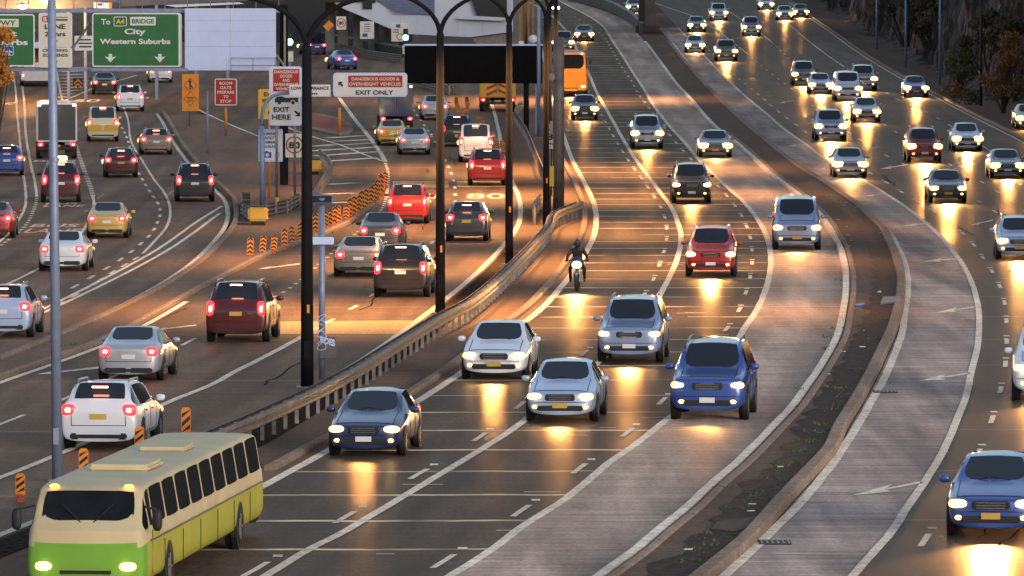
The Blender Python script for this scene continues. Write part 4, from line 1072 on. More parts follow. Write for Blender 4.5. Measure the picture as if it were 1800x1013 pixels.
small_rail('pale steel rail bending round the second crash cushion by the gore', [(562,285),(578,300),(583,312),(566,338),(552,362),(545,378)], two=False)
small_rail('grey multi-rail barrier along the tunnel road under the building', [(588,90),(625,98),(665,106),(706,112)])
small_rail('grey barrier on the right of the tunnel exit road below the long white sign', [(722,150),(760,160),(790,168),(800,166)])

# ---- crash cushions
def cushion(px, pyb, wpx, label):
    p = P(px, pyb); k = wpx / sc(p.y); root = empty('crash_cushion', p); tag(root, label, 'crash cushion')
    MB().box((0, .35, .62), (k, .7, .62)).build('nose', M['yellow'], root, bevel=.09)
    MB().box((0, .42, .955), (k*.86, .9, .05)).build('lid', M['signblack'], root, bevel=.01)
    b = MB(); [b.box((s*k*.36, 1.6, .55), (.06, 2.6, .5)) for s in (1, -1)]; b.build('side_fender', M['rail'], root)
    MB().box((0, .6, .16), (k*.7, .9, .32)).build('base', M['black'], root)
cushion(453, 402, 35, 'yellow crash cushion with dark lid at the foot of the grey sign mast')
cushion(551, 312, 26, 'yellow crash cushion partly behind the first dark lamp post')
cushion(812, 178, 22, 'yellow crash cushion')['label'] if False else None

# ---- chevron boards
def board(px, pyb, hpx, wpx, stripes, label, group, tilt=0.0, name='chevron_board'):
    p = P(px, pyb); s = sc(p.y); h = hpx / s; w_ = wpx / s
    root = empty(name, p); tag(root, label, 'hazard board', group); root.rotation_euler = (0, tilt, 0)
    z0 = .16; H_ = h - z0
    pan = MB().prism([(-w_/2 + .0, z0), (w_/2, z0), (w_/2, z0 + H_ - .06), (w_/2 - .05, z0 + H_), (-w_/2 + .05, z0 + H_), (-w_/2, z0 + H_ - .06)], -.02, .02).build('panel', M['orange'], root)
    b = MB(); n = stripes
    for k in range(n):
        c0 = z0 + H_ * (k + .25) / n; t = H_ / n * .48; e = H_ / n * .42
        if name == 'chevron_board':
            b.prism([(-w_*.43, c0 - e*.2), (0, c0 + e), (w_*.43, c0 - e*.2), (w_*.43, c0 - e*.2 + t), (0, c0 + e + t), (-w_*.43, c0 - e*.2 + t)], -.026, -.021)
        else:
            lo = z0 + .05; hi = z0 + H_ - .05; q = [(-w_*.43, c0 - e), (w_*.43, c0 + e), (w_*.43, c0 + e + t), (-w_*.43, c0 - e + t)]
            b.prism([(x, min(hi, max(lo, z))) for x, z in q], -.026, -.021)
    b.build('stripe', M['signblack'], pan)
    MB().box((0, 0, .09), (w_*.85, .30, .18), taper=.7).build('foot', mat('red rubber', (.35, .05, .03), .7) if 'red rubber' not in bpy.data.materials else bpy.data.materials['red rubber'], root, bevel=.02)
    MB().box((0, .03, z0 + H_*.5), (w_*.2, .02, H_*.9)).build('stiffener', M['black'], root)
    return root
GB = 'chevron boards along the kerb of the ramp'
row = [(439,456,38,.05),(460,449,34,.12),(480,446,32,.1),(500,439,36,0),(514,433,34,-.04),(527,427,34,.05),(541,420,36,0),(555,412,36,0),(571,405,32,.05),(579,403,34,.05),(587,400,36,.08),(596,396,34,-.1),(607,391,30,.1),(613,386,36,.08),(621,382,36,.06),(629,378,34,.1),(636,373,36,0),(642,368,34,.05),(651,362,34,.08),(657,357,34,.1),(663,351,34,.05),(669,345,36,.05),(671,338,32,-.05),(676,330,26,.05)]
for px_, py_, h_, t_ in row: board(px_, py_, h_, 11, 4, 'black and orange chevron board standing in the row along the curved kerb', GB, t_)
GB2 = 'small hazard boards along the right edge of the ramp'
row2 = [(803,190,20),(806,202,20),(811,214,20),(817,222,19),(822,228,19),(819,200,21),(822,192,22),(842,226,20),(847,231,19),(852,238,19),(857,246,20),(862,252,20),(868,258,20),(873,264,21),(879,268,22),(884,272,22)]
for px_, py_, h_ in row2: board(px_, py_, h_, 6.5, 4, 'small black and orange hazard board in the far row right of the white van', GB2, random.uniform(-.15, .25), 'hazard_board')
for px_, py_, h_, lb in ((327,776,60,'striped orange board nearest the guardrail end, on the verge'),(245,802,52,'striped orange board between the grey pole and the guardrail'),(147,842,54,'striped orange board just right of the grey pole'),(36,884,52,'striped orange board in the lower left, left of the grey pole')):
    board(px_, py_, h_, 17, 3, lb, 'striped hazard boards on the near verge', 0, 'hazard_board')

# ---- lamp posts with two arched arms
def lamp_post(px, pyb, label, fork=9.05, r=.16, lit=True):
    p = P(px, pyb); root = empty('street_lamp', p); tag(root, label, 'street lamp', 'dark street lamps with arched arms')
    MB().tube([(0, 0, 0), (0, 0, fork*.5), (0, 0, fork)], r, 14, r*.72).build('pole', M['pole_dark'], root, smooth=True)
    MB().box((0, 0, .02), (r*3.2, r*3.2, .05)).build('base_plate', M['steel'], root)
    MB().box((0, -r*.93, 1.0), (r*.9, .04, .5)).build('access_door', M['pole_dark'], root)
    MB().box((r*.2, -r*.98, 2.1), (.07, .02, .22)).build('reflector', M['orange'], root)
    for s in (1, -1):
        pts = []
        for k in range(13):
            a = math.pi/2 * k/12
            pts.append((s*1.9*(1 - math.cos(a)), 0, fork - .12 + 1.40*math.sin(a)))
        pts.append((s*2.8, 0, fork + 1.29))
        arm = MB().tube(pts, .085, 10, .055).build('arm', M['pole_dark'], root, smooth=True)
        hd = MB().ell((s*3.15, 0, fork + 1.30), (.48, .16, .10), 14, 8, .8).build('lamp_head', M['pole_grey'], arm, smooth=True)
        if lit:
            MB().ell((s*3.2, 0, fork + 1.22), (.30, .11, .06), 12, 6).build('lamp_glass', M['sodium'], root, smooth=True)
            l = bpy.data.lights.new('lamp_light', 'SPOT'); l.energy = LAMP_W; l.color = (1, .47, .14); l.spot_size = R(130); l.spot_blend = .8; l.shadow_soft_size = .3
            o = bpy.data.objects.new('lamp_light', l); C.objects.link(o); o.parent = root; o.location = (s*3.3, 0, fork + 1.12)
LAMP_W = 7000
lamp_post(540, 682, 'dark lamp post nearest the camera, with graffiti, in front of the white exit signs', r=.175, lit=False)
lamp_post(774, 552, 'second dark lamp post from the front, left end of the message board behind it', r=.165)
lamp_post(895, 466, 'third dark lamp post from the front, before the right part of the message board', r=.155)
lamp_post(960, 404, 'fourth dark lamp post beside the thick steel column', r=.15)
lamp_post(965, 345, 'thin farther lamp post just right of the fourth one')
lamp_post(977, 300, 'farther lamp post above the thick steel column')
lamp_post(925, 178, 'far lamp post behind the message board', r=.13)
# graffiti on the nearest post and its equipment box
def squiggle(parent, pts, r, m): MB().tube(pts, r, 6).build('graffiti', m, parent)

def pole(name, px, pyb, h, r, m, label, r1=None, lean=0.0, cat='pole', group=None):
    p = P(px, pyb); root = empty(name, p); tag(root, label, cat, group)
    MB().tube([(0, 0, 0), (lean*.5, 0, h*.5), (lean, 0, h)], r, 14, r1 if r1 is not None else r*.8).build('shaft', m, root, smooth=True)
    MB().box((0, 0, .03), (r*3, r*3, .06)).build('base_plate', M['steel'], root)
    return root
g = pole('lamp_column', 101, 848, 13.0, .118, M['pole_grey'], 'tall slim blue grey pole in front of the left signs, standing on the verge', .085, -.12)
MB().box((-.02, -.11, 1.0), (.12, .03, .35)).build('access_door', M['pole_grey'], g)
MB().tube([(-.045, 0, 6.9), (-.045, 0, 6.98)], .112, 14).build('collar', M['pole_grey'], g)
t = pole('steel_column', 982, 376, 8.0, .255, mat('weathered column steel', (.17, .135, .115), .6, .35, .35, 2.2), 'thick weathered steel column rising inside the bull nose of the guardrail', .25, cat='column')
MB().box((-.33, -.05, 3.9), (.16, .12, .6)).build('bracket', M['steel'], t, bevel=.02)
MB().box((-.30, -.1, 6.2), (.25, .2, .3)).build('junction_box', M['steel'], t, bevel=.03)
MB().box((-.31, -.12, 1.7), (.20, .05, .9)).build('marker_plate', M['yellow'], t)
# solar pole with equipment boxes
sp = P(566, 667); s_ = sc(sp.y); root = empty('solar_pole', sp); tag(root, 'slim grey pole carrying a solar panel, a white box and a tagged grey box', 'pole')
MB().tube([(0, 0, 0), (0, 0, 4.9)], .085, 12).build('shaft', M['pole_grey'], root, smooth=True)
pan = MB().box((0, -.05, 0), (.56, .32, .03)).build('solar_panel', M['glass'], root); pan.location = (0, 0, 4.88); pan.rotation_euler = (R(38), 0, 0)
b = MB(); [b.box((x, -.05, .016), (.03, .34, .02)) for x in (-.28, .28)]; [b.box((0, y, .016), (.58, .03, .02)) for y in (-.21, .11)]; b.build('frame', M['chrome'], pan)
bx = MB().box((0, -.09, 3.75), (.64, .22, .20)).build('equipment_box', M['blank'], root, bevel=.02)
gb = MB().box((.16, -.10, .86), (.44, .22, .58)).build('cabinet', mat('grey cabinet', (.10, .095, .10), .6), root, bevel=.015)
gm = mat('graffiti paint', (.55, .58, .78), .5)
me_, co_ = text_mesh('ROES', .26, .012)
co_[:, 0] = (co_[:, 0] - co_[:, 0].min()) / np.ptp(co_[:, 0]) * .40; co_[:, 1] = co_[:, 1] / .2 * .2
vs_ = np.zeros_like(co_); vs_[:, 0] = -.04 + co_[:, 0]; vs_[:, 1] = -.222; vs_[:, 2] = 1.02 + co_[:, 1]*.9 - co_[:, 0]*.28
me_.vertices.foreach_set('co', vs_.ravel()); me_.materials.append(gm); o = bpy.data.objects.new('graffiti', me_); C.objects.link(o); o.parent = gb
random.seed(5)
for z in (.95, 1.28, 1.62):
    pts = [(-.12 + .24*(.5 + .5*math.sin(a*1.7)) , -.235, z - .15 + .3*(.5 + .5*math.cos(a*1.1 + z))) for a in np.linspace(0, 6.2, 26)]
    MB().tube(pts, .012, 5).build('graffiti', gm, gb)
    gp = [(x - .385, y - .06, zz + .0) for x, y, zz in pts]
    MB().tube(gp, .012, 5).build('graffiti', gm, gb)

# ---- signs
def rrect(w_, h_, r, n=5):
    q = []
    for cx, cz, a0 in ((w_/2 - r, h_/2 - r, 0), (-w_/2 + r, h_/2 - r, 90), (-w_/2 + r, -h_/2 + r, 180), (w_/2 - r, -h_/2 + r, 270)):
        for k in range(n + 1):
            a = R(a0 + 90 * k / n); q.append((cx + r * math.cos(a), cz + r * math.sin(a)))
    return q
class Sign:
    """a flat board given by its outline in the photograph at a known distance"""
    def __init__(s, name, label, box, Y, face, back=None, border=None, r=.12, cat='road sign', group=None, depth=.05):
        s.Y = Y; s.k = 1 / sc(Y); x0, y0, x1, y1 = box; s.cx, s.cy = (x0 + x1) / 2, (y0 + y1) / 2
        s.w, s.h = (x1 - x0) * s.k, (y1 - y0) * s.k
        s.root = empty(name, Wp(s.cx, s.cy, Y)); tag(s.root, label, cat, group); s.n = 0
        s.base = Wp(s.cx, s.cy, Y).z - zg(Y)
        MB().prism(rrect(s.w, s.h, min(r, s.h*.3)), 0, depth).build('board', border or face, s.root)
        if border:
            d = .055 * max(1, s.h / 2.2)
            s.fy = -.008; MB().prism(rrect(s.w - 2*d, s.h - 2*d, max(.02, min(r, s.h*.3) - d)), -.008, .0).build('face', face, s.root)
        else: s.fy = 0
    def q(s, px, py): return ((px - s.cx) * s.k, -(py - s.cy) * s.k)
    def y(s): s.n += 1; return s.fy - .004 - .0030 * s.n
    def panel(s, box, m, r=.03, name='panel'):
        x0, y0, x1, y1 = box; a = s.q((x0 + x1)/2, (y0 + y1)/2); y = s.y()
        return MB().prism([(a[0] + u, a[1] + v) for u, v in rrect((x1 - x0)*s.k, (y1 - y0)*s.k, r)], y - .004, y).build(name, m, s.root)
    def poly(s, pts, m, name='symbol', lift=0):
        y = s.y() - lift
        return MB().prism([s.q(*p) for p in pts], y - .008, y - .004).build(name, m, s.root)
    def text(s, body, cx, cy, w_, h_, m, bold=.022):
        me, co = text_mesh(body, 1.0, bold)
        lo, hi = co.min(0), co.max(0); a = s.q(cx, cy); y = s.fy - .030 - .003 * s.n
        out = np.zeros_like(co)
        out[:, 0] = a[0] + ((co[:, 0] - lo[0]) / (hi[0] - lo[0]) - .5) * w_ * s.k
        out[:, 2] = a[1] + ((co[:, 1] - lo[1]) / (hi[1] - lo[1]) - .5) * h_ * s.k
        out[:, 1] = y
        me.vertices.foreach_set('co', out.ravel()); me.materials.append(m)
        o = bpy.data.objects.new('lettering', me); C.objects.link(o); o.parent = s.root
    def ring(s, cx, cy, ro, ri, m, n=40, name='ring'):
        a = s.q(cx, cy); y = s.y(); vs = []
        for k in range(n):
            t = 2*math.pi*k/n
            for r_ in (ro, ri): vs.append((a[0] + r_*s.k*math.cos(t), y, a[1] + r_*s.k*math.sin(t)))
        MB().add(vs, [(2*k, 2*k + 1, (2*k + 3) % (2*n), (2*k + 2) % (2*n)) for k in range(n)]).build(name, m, s.root, fix=False)
    def legs(s, xs, m=M['steel'], r=.05, down=None):
        z = -(down if down is not None else s.base)
        for px in xs:
            x = s.q(px, s.cy)[0]
            MB().tube([(x, depth_back, z), (x, depth_back, s.h*.45)], r, 10).build('leg', m, s.root, smooth=True)
depth_back = .10
K = M['signblack']; Wt = M['white']
# gantry over the left road
GY = 340.0
gz = lambda py: Wp(300, py, GY).z
root = empty('sign_gantry', Wp(500, 130, GY)); root.location.z = zg(GY); o0 = root.location.copy(); root.location.y += .35
tag(root, 'grey steel truss gantry carrying the green signs and the blank panel over the left road', 'gantry')
X = lambda px: Wp(px, 100, GY).x - o0.x
Zt, Zb = gz(19) - o0.z, gz(122) - o0.z
for z, nm in ((Zt, 'chord'), (Zb, 'chord')):
    MB().box(((X(-160) + X(500))/2, .2, z), (X(500) - X(-160), .22, .20)).build(nm, M['pole_grey'], root, bevel=.02)
    MB().box(((X(-160) + X(500))/2, 1.1, z), (X(500) - X(-160), .2, .18)).build(nm, M['steel'], root, bevel=.02)
xs = [X(-160 + 66 * i) for i in range(11)]
for i, x in enumerate(xs):
    MB().box((x, .2, (Zt + Zb)/2), (.10, .10, Zt - Zb - .2)).build('strut', M['steel'], root)
    if i < 10:
        a, b2 = (x, .2, Zb + .1), (xs[i+1], .2, Zt - .1)
        if i % 2: a, b2 = (x, .2, Zt - .1), (xs[i+1], .2, Zb + .1)
        MB().tube([a, b2], .06, 8).build('brace', M['steel'], root)
for x in (X(498), X(-190)):
    MB().box((x, .6, (Zt + .3)/2), (.42, .42, Zt + .3)).build('gantry_leg', M['pole_dark'], root, bevel=.03)
b = MB()
for px_ in range(-150, 500, 40): b.tube([(X(px_), -.3, Zt + .1), (X(px_), -.3, Zt + .55)], .025, 6)
b.tube([(X(-160), -.3, Zt + .55), (X(500), -.3, Zt + .55)], .025, 6)
b.build('handrail', M['steel'], root)
MB().box(((X(160) + X(330))/2, -.28, Zb - .02), (X(330) - X(160), .5, .16)).build('walkway', M['pole_grey'], root, bevel=.02)
s = Sign('direction_sign', 'large green direction sign reading City and Western Suburbs on the gantry', (162, 23, 316, 118), GY, M['green'], border=Wt, r=.16)
s.text('To', 186, 38.5, 16, 10, Wt); s.panel((200, 29.5, 223, 46.5), Wt, .06); s.panel((201.2, 30.7, 221.8, 45.3), M['green'], .05); s.text('A4', 211.5, 38, 15, 8.5, M['goldtext'])
s.panel((229, 30, 274, 45), Wt, .04); s.text('BRIDGE', 251.5, 37.5, 39, 8.5, M['green']); s.text('City', 237.5, 57, 37, 13, Wt, .03); s.text('Western Suburbs', 237.5, 73, 124, 9.6, Wt, .032)
for cx in (194, 281): s.poly([(cx - 3, 95), (cx + 3, 95), (cx + 3, 101), (cx + 10, 99), (cx, 110), (cx - 10, 99), (cx - 3, 101)], Wt, 'arrow')
MB().prism(rrect(s.w, s.h, .16), .25, .29).build('back_board', Wt, s.root); [setattr(o, 'location', (.09, 0, 0)) for o in s.root.children if o.name.startswith('back_board')]
s = Sign('direction_sign', 'green direction sign with an airport symbol, cut by the left edge', (-70, 25, 61, 117), GY, M['green'], border=Wt, r=.16)
s.panel((-30, 33.5, 33, 48), M['cream'], .04); s.text('EXPWY', 2, 40.5, 52, 9, M['green']); s.text('East', 8, 59, 44, 9.5, Wt, .03); s.text('Suburbs', 11, 74.5, 76, 10, Wt, .032)
s.panel((6.5, 81, 24, 98), M['blank'], .05); s.panel((7.6, 82, 23, 97), M['blue'], .04)
s.poly([(15.3, 83), (16.4, 85), (16.4, 88.5), (22, 92), (22, 93.6), (16.4, 91.6), (16.2, 94.2), (18.2, 95.6), (18.2, 96.4), (12.4, 96.4), (12.4, 95.6), (14.4, 94.2), (14.2, 91.6), (8.6, 93.6), (8.6, 92), (14.2, 88.5), (14.2, 85)], Wt)
s = Sign('lane_sign', 'white bus lane hours sign with a red symbol, between the two green signs', (68, 23, 127, 82.5), GY, M['cream'], border=M['white'], r=.1)
s.panel((74, 28, 85, 39.5), M['red'], .1); s.text('B', 79.5, 33.8, 5.6, 8, Wt); s.panel((97, 29, 119, 35.5), M['cream']); s.panel((96, 33.8, 119, 36.6), K, .01); s.poly([(97, 30), (119, 30), (119, 31.2), (97, 31.2)], K)
s.text('LANE', 97, 47, 36, 8.5, K); s.text('24 hrs', 97, 60, 36, 8, K); s.poly([(96, 69), (99, 72), (103, 70), (97, 77), (91, 71), (94, 72)], K, 'arrow')
s = Sign('lane_sign', 'white sign reading crossing zone ends below the bus lane hours sign', (68, 83.5, 127, 119), GY, M['cream'], border=M['white'], r=.1)
s.text('CROSSING', 97, 88.8, 44, 5, K); s.text('ZONE ENDS', 97, 97.2, 45, 5.4, K); s.poly([(96, 105), (99, 108), (103, 106), (97, 114), (91, 107), (94, 108)], K, 'arrow')
s = Sign('blank_sign', 'blank pale blue panel of sheets on the gantry, right of the green sign', (325, 15, 485, 124), GY, M['blank'], r=.02, cat='panel')
b = MB(); [b.box((0, -.004, s.q(0, y)[1]), (s.w, .012, .018)) for y in (36, 55, 82)]; [b.box((s.q(x, 0)[0], -.004, 0), (.016, .012, s.h)) for x in (405,)]; b.build('seam', mat('seam', (.42, .44, .54), .5), s.root)
b = MB(); [b.tube([(s.q(x, 0)[0], -.35, s.q(0, 126)[1]), (s.q(x, 0)[0], -.35, s.q(0, 102)[1])], .02, 6) for x in (406, 445, 484)]; [b.tube([(s.q(406, 0)[0], -.35, s.q(0, y)[1]), (s.q(486, 0)[0], -.35, s.q(0, y)[1])], .02, 6) for y in (102, 115)]; b.build('handrail', M['steel'], s.root)
# signs on posts
def on_post(name, label, box, Y, *a, **k): return Sign(name, label, box, Y, *a, **k)
Ym = P(462, 368).y
s = Sign('exit_sign', 'tall white sign with red dangerous goods panel and black truck, saying exit here', (473, 117, 531, 221), Ym + 2, Wt, border=M['blank'], r=.14)
s.panel((480, 121.5, 526.5, 161), M['red'], .03)
for i, (t_, w_) in enumerate((('DANGEROUS', 42), ('GOODS', 22), ('AND', 13), ('OVERHEIGHT', 43), ('VEHICLES', 36))): s.text(t_, 503, 126.5 + i*7.5, w_, 5.4, M['cream'])
s.poly([(483, 180), (483, 174), (488, 170), (497, 169.5), (500, 172), (524, 172), (524, 180)], K, 'truck_symbol')
for cx in (491, 515): s.ring(cx, 180.5, 4.6, 3.2, Wt); s.ring(cx, 180.5, 3.2, .01, K)
s.text('EXIT', 495, 192.5, 28, 8.5, K); s.text('HERE', 495, 206, 33, 9, K); s.poly([(517, 196), (519, 194.4), (525, 199), (527, 195.5), (528, 205), (518.5, 204), (522, 201.5)], K, 'arrow')
s.legs((486, 518), M['steel'], .06)
s = Sign('clearance_sign', 'small white low clearance sign behind the first dark lamp post', (508.5, 149, 581, 170), Ym - 1.9, Wt, border=Wt, r=.03)
s.text('LOW CLEARANCE', 545, 155.2, 66, 5.8, K); s.text('4.4m', 545, 164.2, 26, 5.4, K)
s = Sign('exit_sign', 'long white sign with an up-left arrow and red band, saying exit only', (585.5, 128, 716, 170.5), Ym - 1.7, Wt, border=M['blank'], r=.16)
s.panel((612, 133, 707.5, 153.5), M['red'], .03); s.text('DANGEROUS GOODS &', 660, 139, 84, 5.6, M['cream']); s.text('OVERHEIGHT VEHICLES', 659, 147.8, 91, 6, M['cream']); s.text('EXIT ONLY', 658.5, 162.8, 66, 8, K)
s.poly([(594.5, 144), (603, 144), (600.3, 146.6), (603.6, 150.2), (601, 152.6), (597.6, 149), (595, 151.6)], K, 'arrow')
# the mast with its curved arm
p = P(462, 370); root = empty('sign_mast', p); tag(root, 'grey mast with a curved arm reaching right to hold the long white sign', 'mast')
q = lambda px, py: (Wp(px, py, p.y).x - p.x, -.02, Wp(px, py, p.y).z - p.z)
MB().tube([q(462, 372), q(461, 290), q(460.5, 222)], .14, 14, .115).build('shaft', M['pole_grey'], root, smooth=True)
MB().tube([q(460.5, 222), q(460.5, 208), q(463, 190), q(470, 177), q(480, 169), q(492, 165), q(510, 163.5), q(600, 162), q(705, 162)], .10, 12, .06).build('arm', M['pole_grey'], root, smooth=True)
b = MB(); [b.box((q(x, 162)[0], .1, q(x, 160)[2]), (.08, .2, .5)) for x in (525, 565, 610, 690)]; b.build('bracket', M['steel'], root)
s = Sign('warning_sign', 'yellow sign with dark words half hidden behind the tall white exit sign', (454, 157, 492, 210), Ym + 9, M['yellow'], r=.08)
s.text('EXIT', 474, 166, 20, 7, K); s.text('SPEED', 474, 177, 26, 6, K); s.text('60', 478, 197, 14, 9, K); s.legs((473,), M['orange'], .05)
s = Sign('camera_sign', 'white tunnel safety camera sign with blue words behind the grey mast', (454.5, 227, 497, 284.5), Ym + 4, Wt, border=M['blank'], r=.06)
for i, (t_, w_) in enumerate((('TUNNEL', 30), ('SAFETY', 27), ('CAMERA', 29), ('AHEAD', 25))): s.text(t_, 474.5, 235.3 + i*7.4, w_, 5, M['blue'])
s.panel((464, 267.5, 477, 277.5), M['blue'], .03); s.panel((466.5, 265.5, 471, 268.5), M['blue'], .01); s.ring(470, 272.6, 3, .01, Wt)
for r_ in (3, 6, 9): 
    pts = [(481 + r_*math.cos(R(a)), 272 + r_*math.sin(R(a))) for a in range(-45, 46, 15)]
    s.poly(pts + [(x + 1.1, y) for x, y in pts[::-1]], M['blue'], 'wave')
s.legs((486,), M['steel'], .045)
s = Sign('speed_sign', 'white 80 speed limit sign right of the tunnel camera sign', (501.5, 235, 533, 277), Ym + 8, M['cream'], r=.05)
s.ring(517.5, 255, 15.3, 13, M['red']); s.text('80', 517.5, 255.5, 20, 12, K, .03); s.legs((517,), M['steel'], .04)
for px_, py_ in ((487.5, 368), (516.5, 357)):
    p_ = P(px_, py_); MBx = MB().tube([(0, 0, 0), (0, 0, .42)], .09, 10).build('marker_post', M['yellow'], None, smooth=True); MBx.location = p_ + Vector((0, -.2, .13))
    tag(MBx, 'short yellow marker stub at the foot of the ' + ('tunnel camera sign' if px_ < 500 else 'speed limit sign'), 'marker post')
p_ = P(597, 236)
o = MB().tube([(0, 0, 0), (0, 0, 1.5)], .09, 10).build('marker_post', M['orange'], None, smooth=True); o.location = p_ + Vector((0, 0, .12)); tag(o, 'orange marker post on the red traffic island', 'marker post')
s = Sign('roadwork_sign', 'orange sign with a merge arrow, left of the red boom gate sign', (320, 130.5, 349.5, 195.5), P(333, 226).y, M['orange'], r=.05)
for cy in (150, 174):
    for r_, m_ in ((13, K), (12, M['orange'])): s.poly([(334.5, cy - r_), (334.5 + r_*.9, cy), (334.5, cy + r_), (334.5 - r_*.9, cy)], m_, 'diamond', .004 if m_ is not K else 0)
s.poly([(333, 158), (333, 145), (330.5, 145), (334, 139), (337.5, 145), (335.5, 145), (335.5, 149), (339, 153), (339, 156.5), (335.5, 152.5), (335.5, 158)], K, 'arrow', .012)
s.text('MERGE', 334.5, 172, 12, 3, K); s.text('LEFT', 334.5, 177, 10, 3, K); s.legs((333,), M['steel'], .05)
s = Sign('boom_gate_sign', 'red sign with white words boom gate prepare to stop', (377.5, 138.5, 416.5, 185.5), P(397, 243).y, M['red'], border=M['white'], r=.1)
for i, (t_, w_) in enumerate((('BOOM', 22), ('GATE', 20), ('PREPARE', 30), ('TO', 9), ('STOP', 20))): s.text(t_, 397, 146.5 + i*7.9, w_, 5.2, M['cream'])
s.legs((397,), M['steel'], .04); x = s.q(397, 0)[0]; MB().tube([(x, .02, s.q(0, 227)[1]), (x, .02, s.q(0, 190)[1])], .075, 10).build('sleeve', M['orange'], s.root, smooth=True)
pole('slim_pole', 365, 274, 3.6, .055, M['pole_grey'], 'slim bare pole on the paved island right of the orange sign')
p = P(968, 345)
s = Sign('speed_sign', 'narrow speed limit sign between the fourth lamp post and the thick steel column', (955, 218, 987, 262), P(982, 376).y + 1.5, M['cream'], r=.05)
s.ring(971, 240, 14.5, 12.3, M['red']); s.text('80', 972, 240.5, 20, 12, K, .03); s.legs((967,), M['steel'], .045)
# variable message board
VY = P(925, 236).y
s = Sign('message_board', 'large unlit black electronic message board on a single post', (711, 81, 953, 147), VY, mat('board black', (.006, .005, .005), .9, spec=.1), r=.03, cat='message board', depth=.5)
MB().box((0, .2, s.h/2 + .06), (s.w + .1, .75, .10)).build('top_ledge', M['blank'], s.root, bevel=.02)
MB().prism(rrect(s.w - .3, s.h - .3, .02), -.02, -.003).build('screen', mat('screen black', (.006, .005, .005), .9, spec=.1), s.root)
x = s.q(925, 0)[0]
MB().tube([(x, .3, -s.base), (x, .3, -s.h*.3)], .17, 12).build('leg', M['pole_dark'], s.root, smooth=True)
MB().box((s.q(945, 0)[0], .3, -s.base*.5 - .4), (.28, .28, s.base)).build('leg', M['pole_grey'], s.root)
MB().ell((s.q(937, 0)[0], .1, s.h/2 + .42), (.28, .22, .26), 12, 8).build('camera_dome', M['white'], s.root, smooth=True)
MB().box((s.q(916, 0)[0], .1, s.h/2 + .2), (.3, .2, .2)).build('camera_box', M['cream'], s.root, bevel=.02)

# ================================================================ background
M['bldg'] = mat('pale cladding', (0.62, 0.62, 0.70), .55, 0, .06, .5)
M['louvre'] = mat('blue grey louvre', (0.13, 0.16, 0.26), .5, .2, .12, 2)
M['darkwall'] = road_mat('dark retaining wall', (0.045, 0.040, 0.042), (0.025, 0.023, 0.025), 0.8, 0.05, streak=0.2)
M['column'] = mat('grey concrete column', (0.17, 0.165, 0.17), .7, 0, .2, 1.2)
M['warmpost'] = mat('orange lit steel', (0.30, 0.15, 0.07), .55, .3, .2, 1.5)  # orange brown base holds the warm light falling on the fins
BY = 600.0
def px_prism(pts, Y, depth, root, name, m):
    o0 = root.location
    q = [Wp(*p, Y) for p in pts]
    return MB().prism([(v.x - o0.x, v.z - o0.z) for v in q], Y - o0.y, Y - o0.y + depth).build(name, m, root)
root = empty('bridge_building', (Wp(740, 60, BY).x, BY, zg(BY)))
tag(root, 'pale angular bridge building with blue louvres and a black screen over the tunnel road', 'building')
px_prism([(586,4),(604,15.5),(687,51),(720,60),(773,63),(827,65.5),(902,56),(902,-50),(586,-50)], BY, 16, root, 'wall', M['bldg'])
px_prism([(500,-50),(660,-50),(660,5),(654,5),(654,16),(638,16),(638,4),(500,4)], BY - .25, 10, root, 'roof_soffit', M['black'])
lp = px_prism([(659,-50),(659,0),(698,23),(764,28),(764,-50)], BY - .12, .3, root, 'louvre_panel', M['louvre'])
b = MB()
for k in range(13):
    a, c = Wp(664 + max(0, k - 2)*2.6, -6 + k*2.6, BY - .2), Wp(763, -6 + k*2.6, BY - .2)
    if a.x < c.x: b.box(((a.x + c.x)/2 - root.location.x, -.16, a.z - root.location.z), (c.x - a.x, .06, .035))
b.build('slat', mat('louvre edge', (0.20, 0.24, 0.36), .5), lp)
px_prism([(829,-50),(829,0),(838,28),(891,31),(891,-50)], BY - .5, .6, root, 'screen', M['signblack'])
px_prism([(804,31),(804,33.5),(882,37),(893,34),(893,31.5),(838,28.5)], BY - .6, .5, root, 'ledge', M['bldg'])
px_prism([(829,66),(902,56.5),(902,80),(838,78)], BY + .4, 10, root, 'underside', mat('shaded concrete underside', (.30, .22, .18), .7))  # brown colour holds the shade of the wedge under the wall
b = MB()
for x in (704, 733, 804, 848): 
    a = Wp(x, 45, BY); b.box((a.x - root.location.x, -.004, a.z - root.location.z - .1), (.03, .012, 1.7))
b.build('panel_joint', mat('joint grey', (.45, .45, .52), .6), root)  # panel joints in a darker grey
for x, w_ in ((580, 16), (603, 18), (629, 17), (656, 18), (683, 16), (708, 14)):
    a, c = Wp(x - w_/2, 0, BY + 6), Wp(x + w_/2, 0, BY + 6); gx_ = (a.x + c.x)/2
    MB().box((gx_ - root.location.x, 6, 2.2), (c.x - a.x, .9, 8.0)).build('column', M['column'], root)
for x, w_ in ((907, 8), (915, 7), (928, 6), (937, 5)):
    a = Wp(x, 0, BY - 20)
    MB().box((a.x - root.location.x, -20, 3.5), (w_/20.7, .5, 9)).build('fin', M['warmpost'] if x != 907 else M['column'], root)
MB().box((Wp(480, 0, 640).x - root.location.x, 44, 6), (26, 1, 16)).build('rear_wall', M['black'], root)  # matt black carries the darkness of the shaded interior

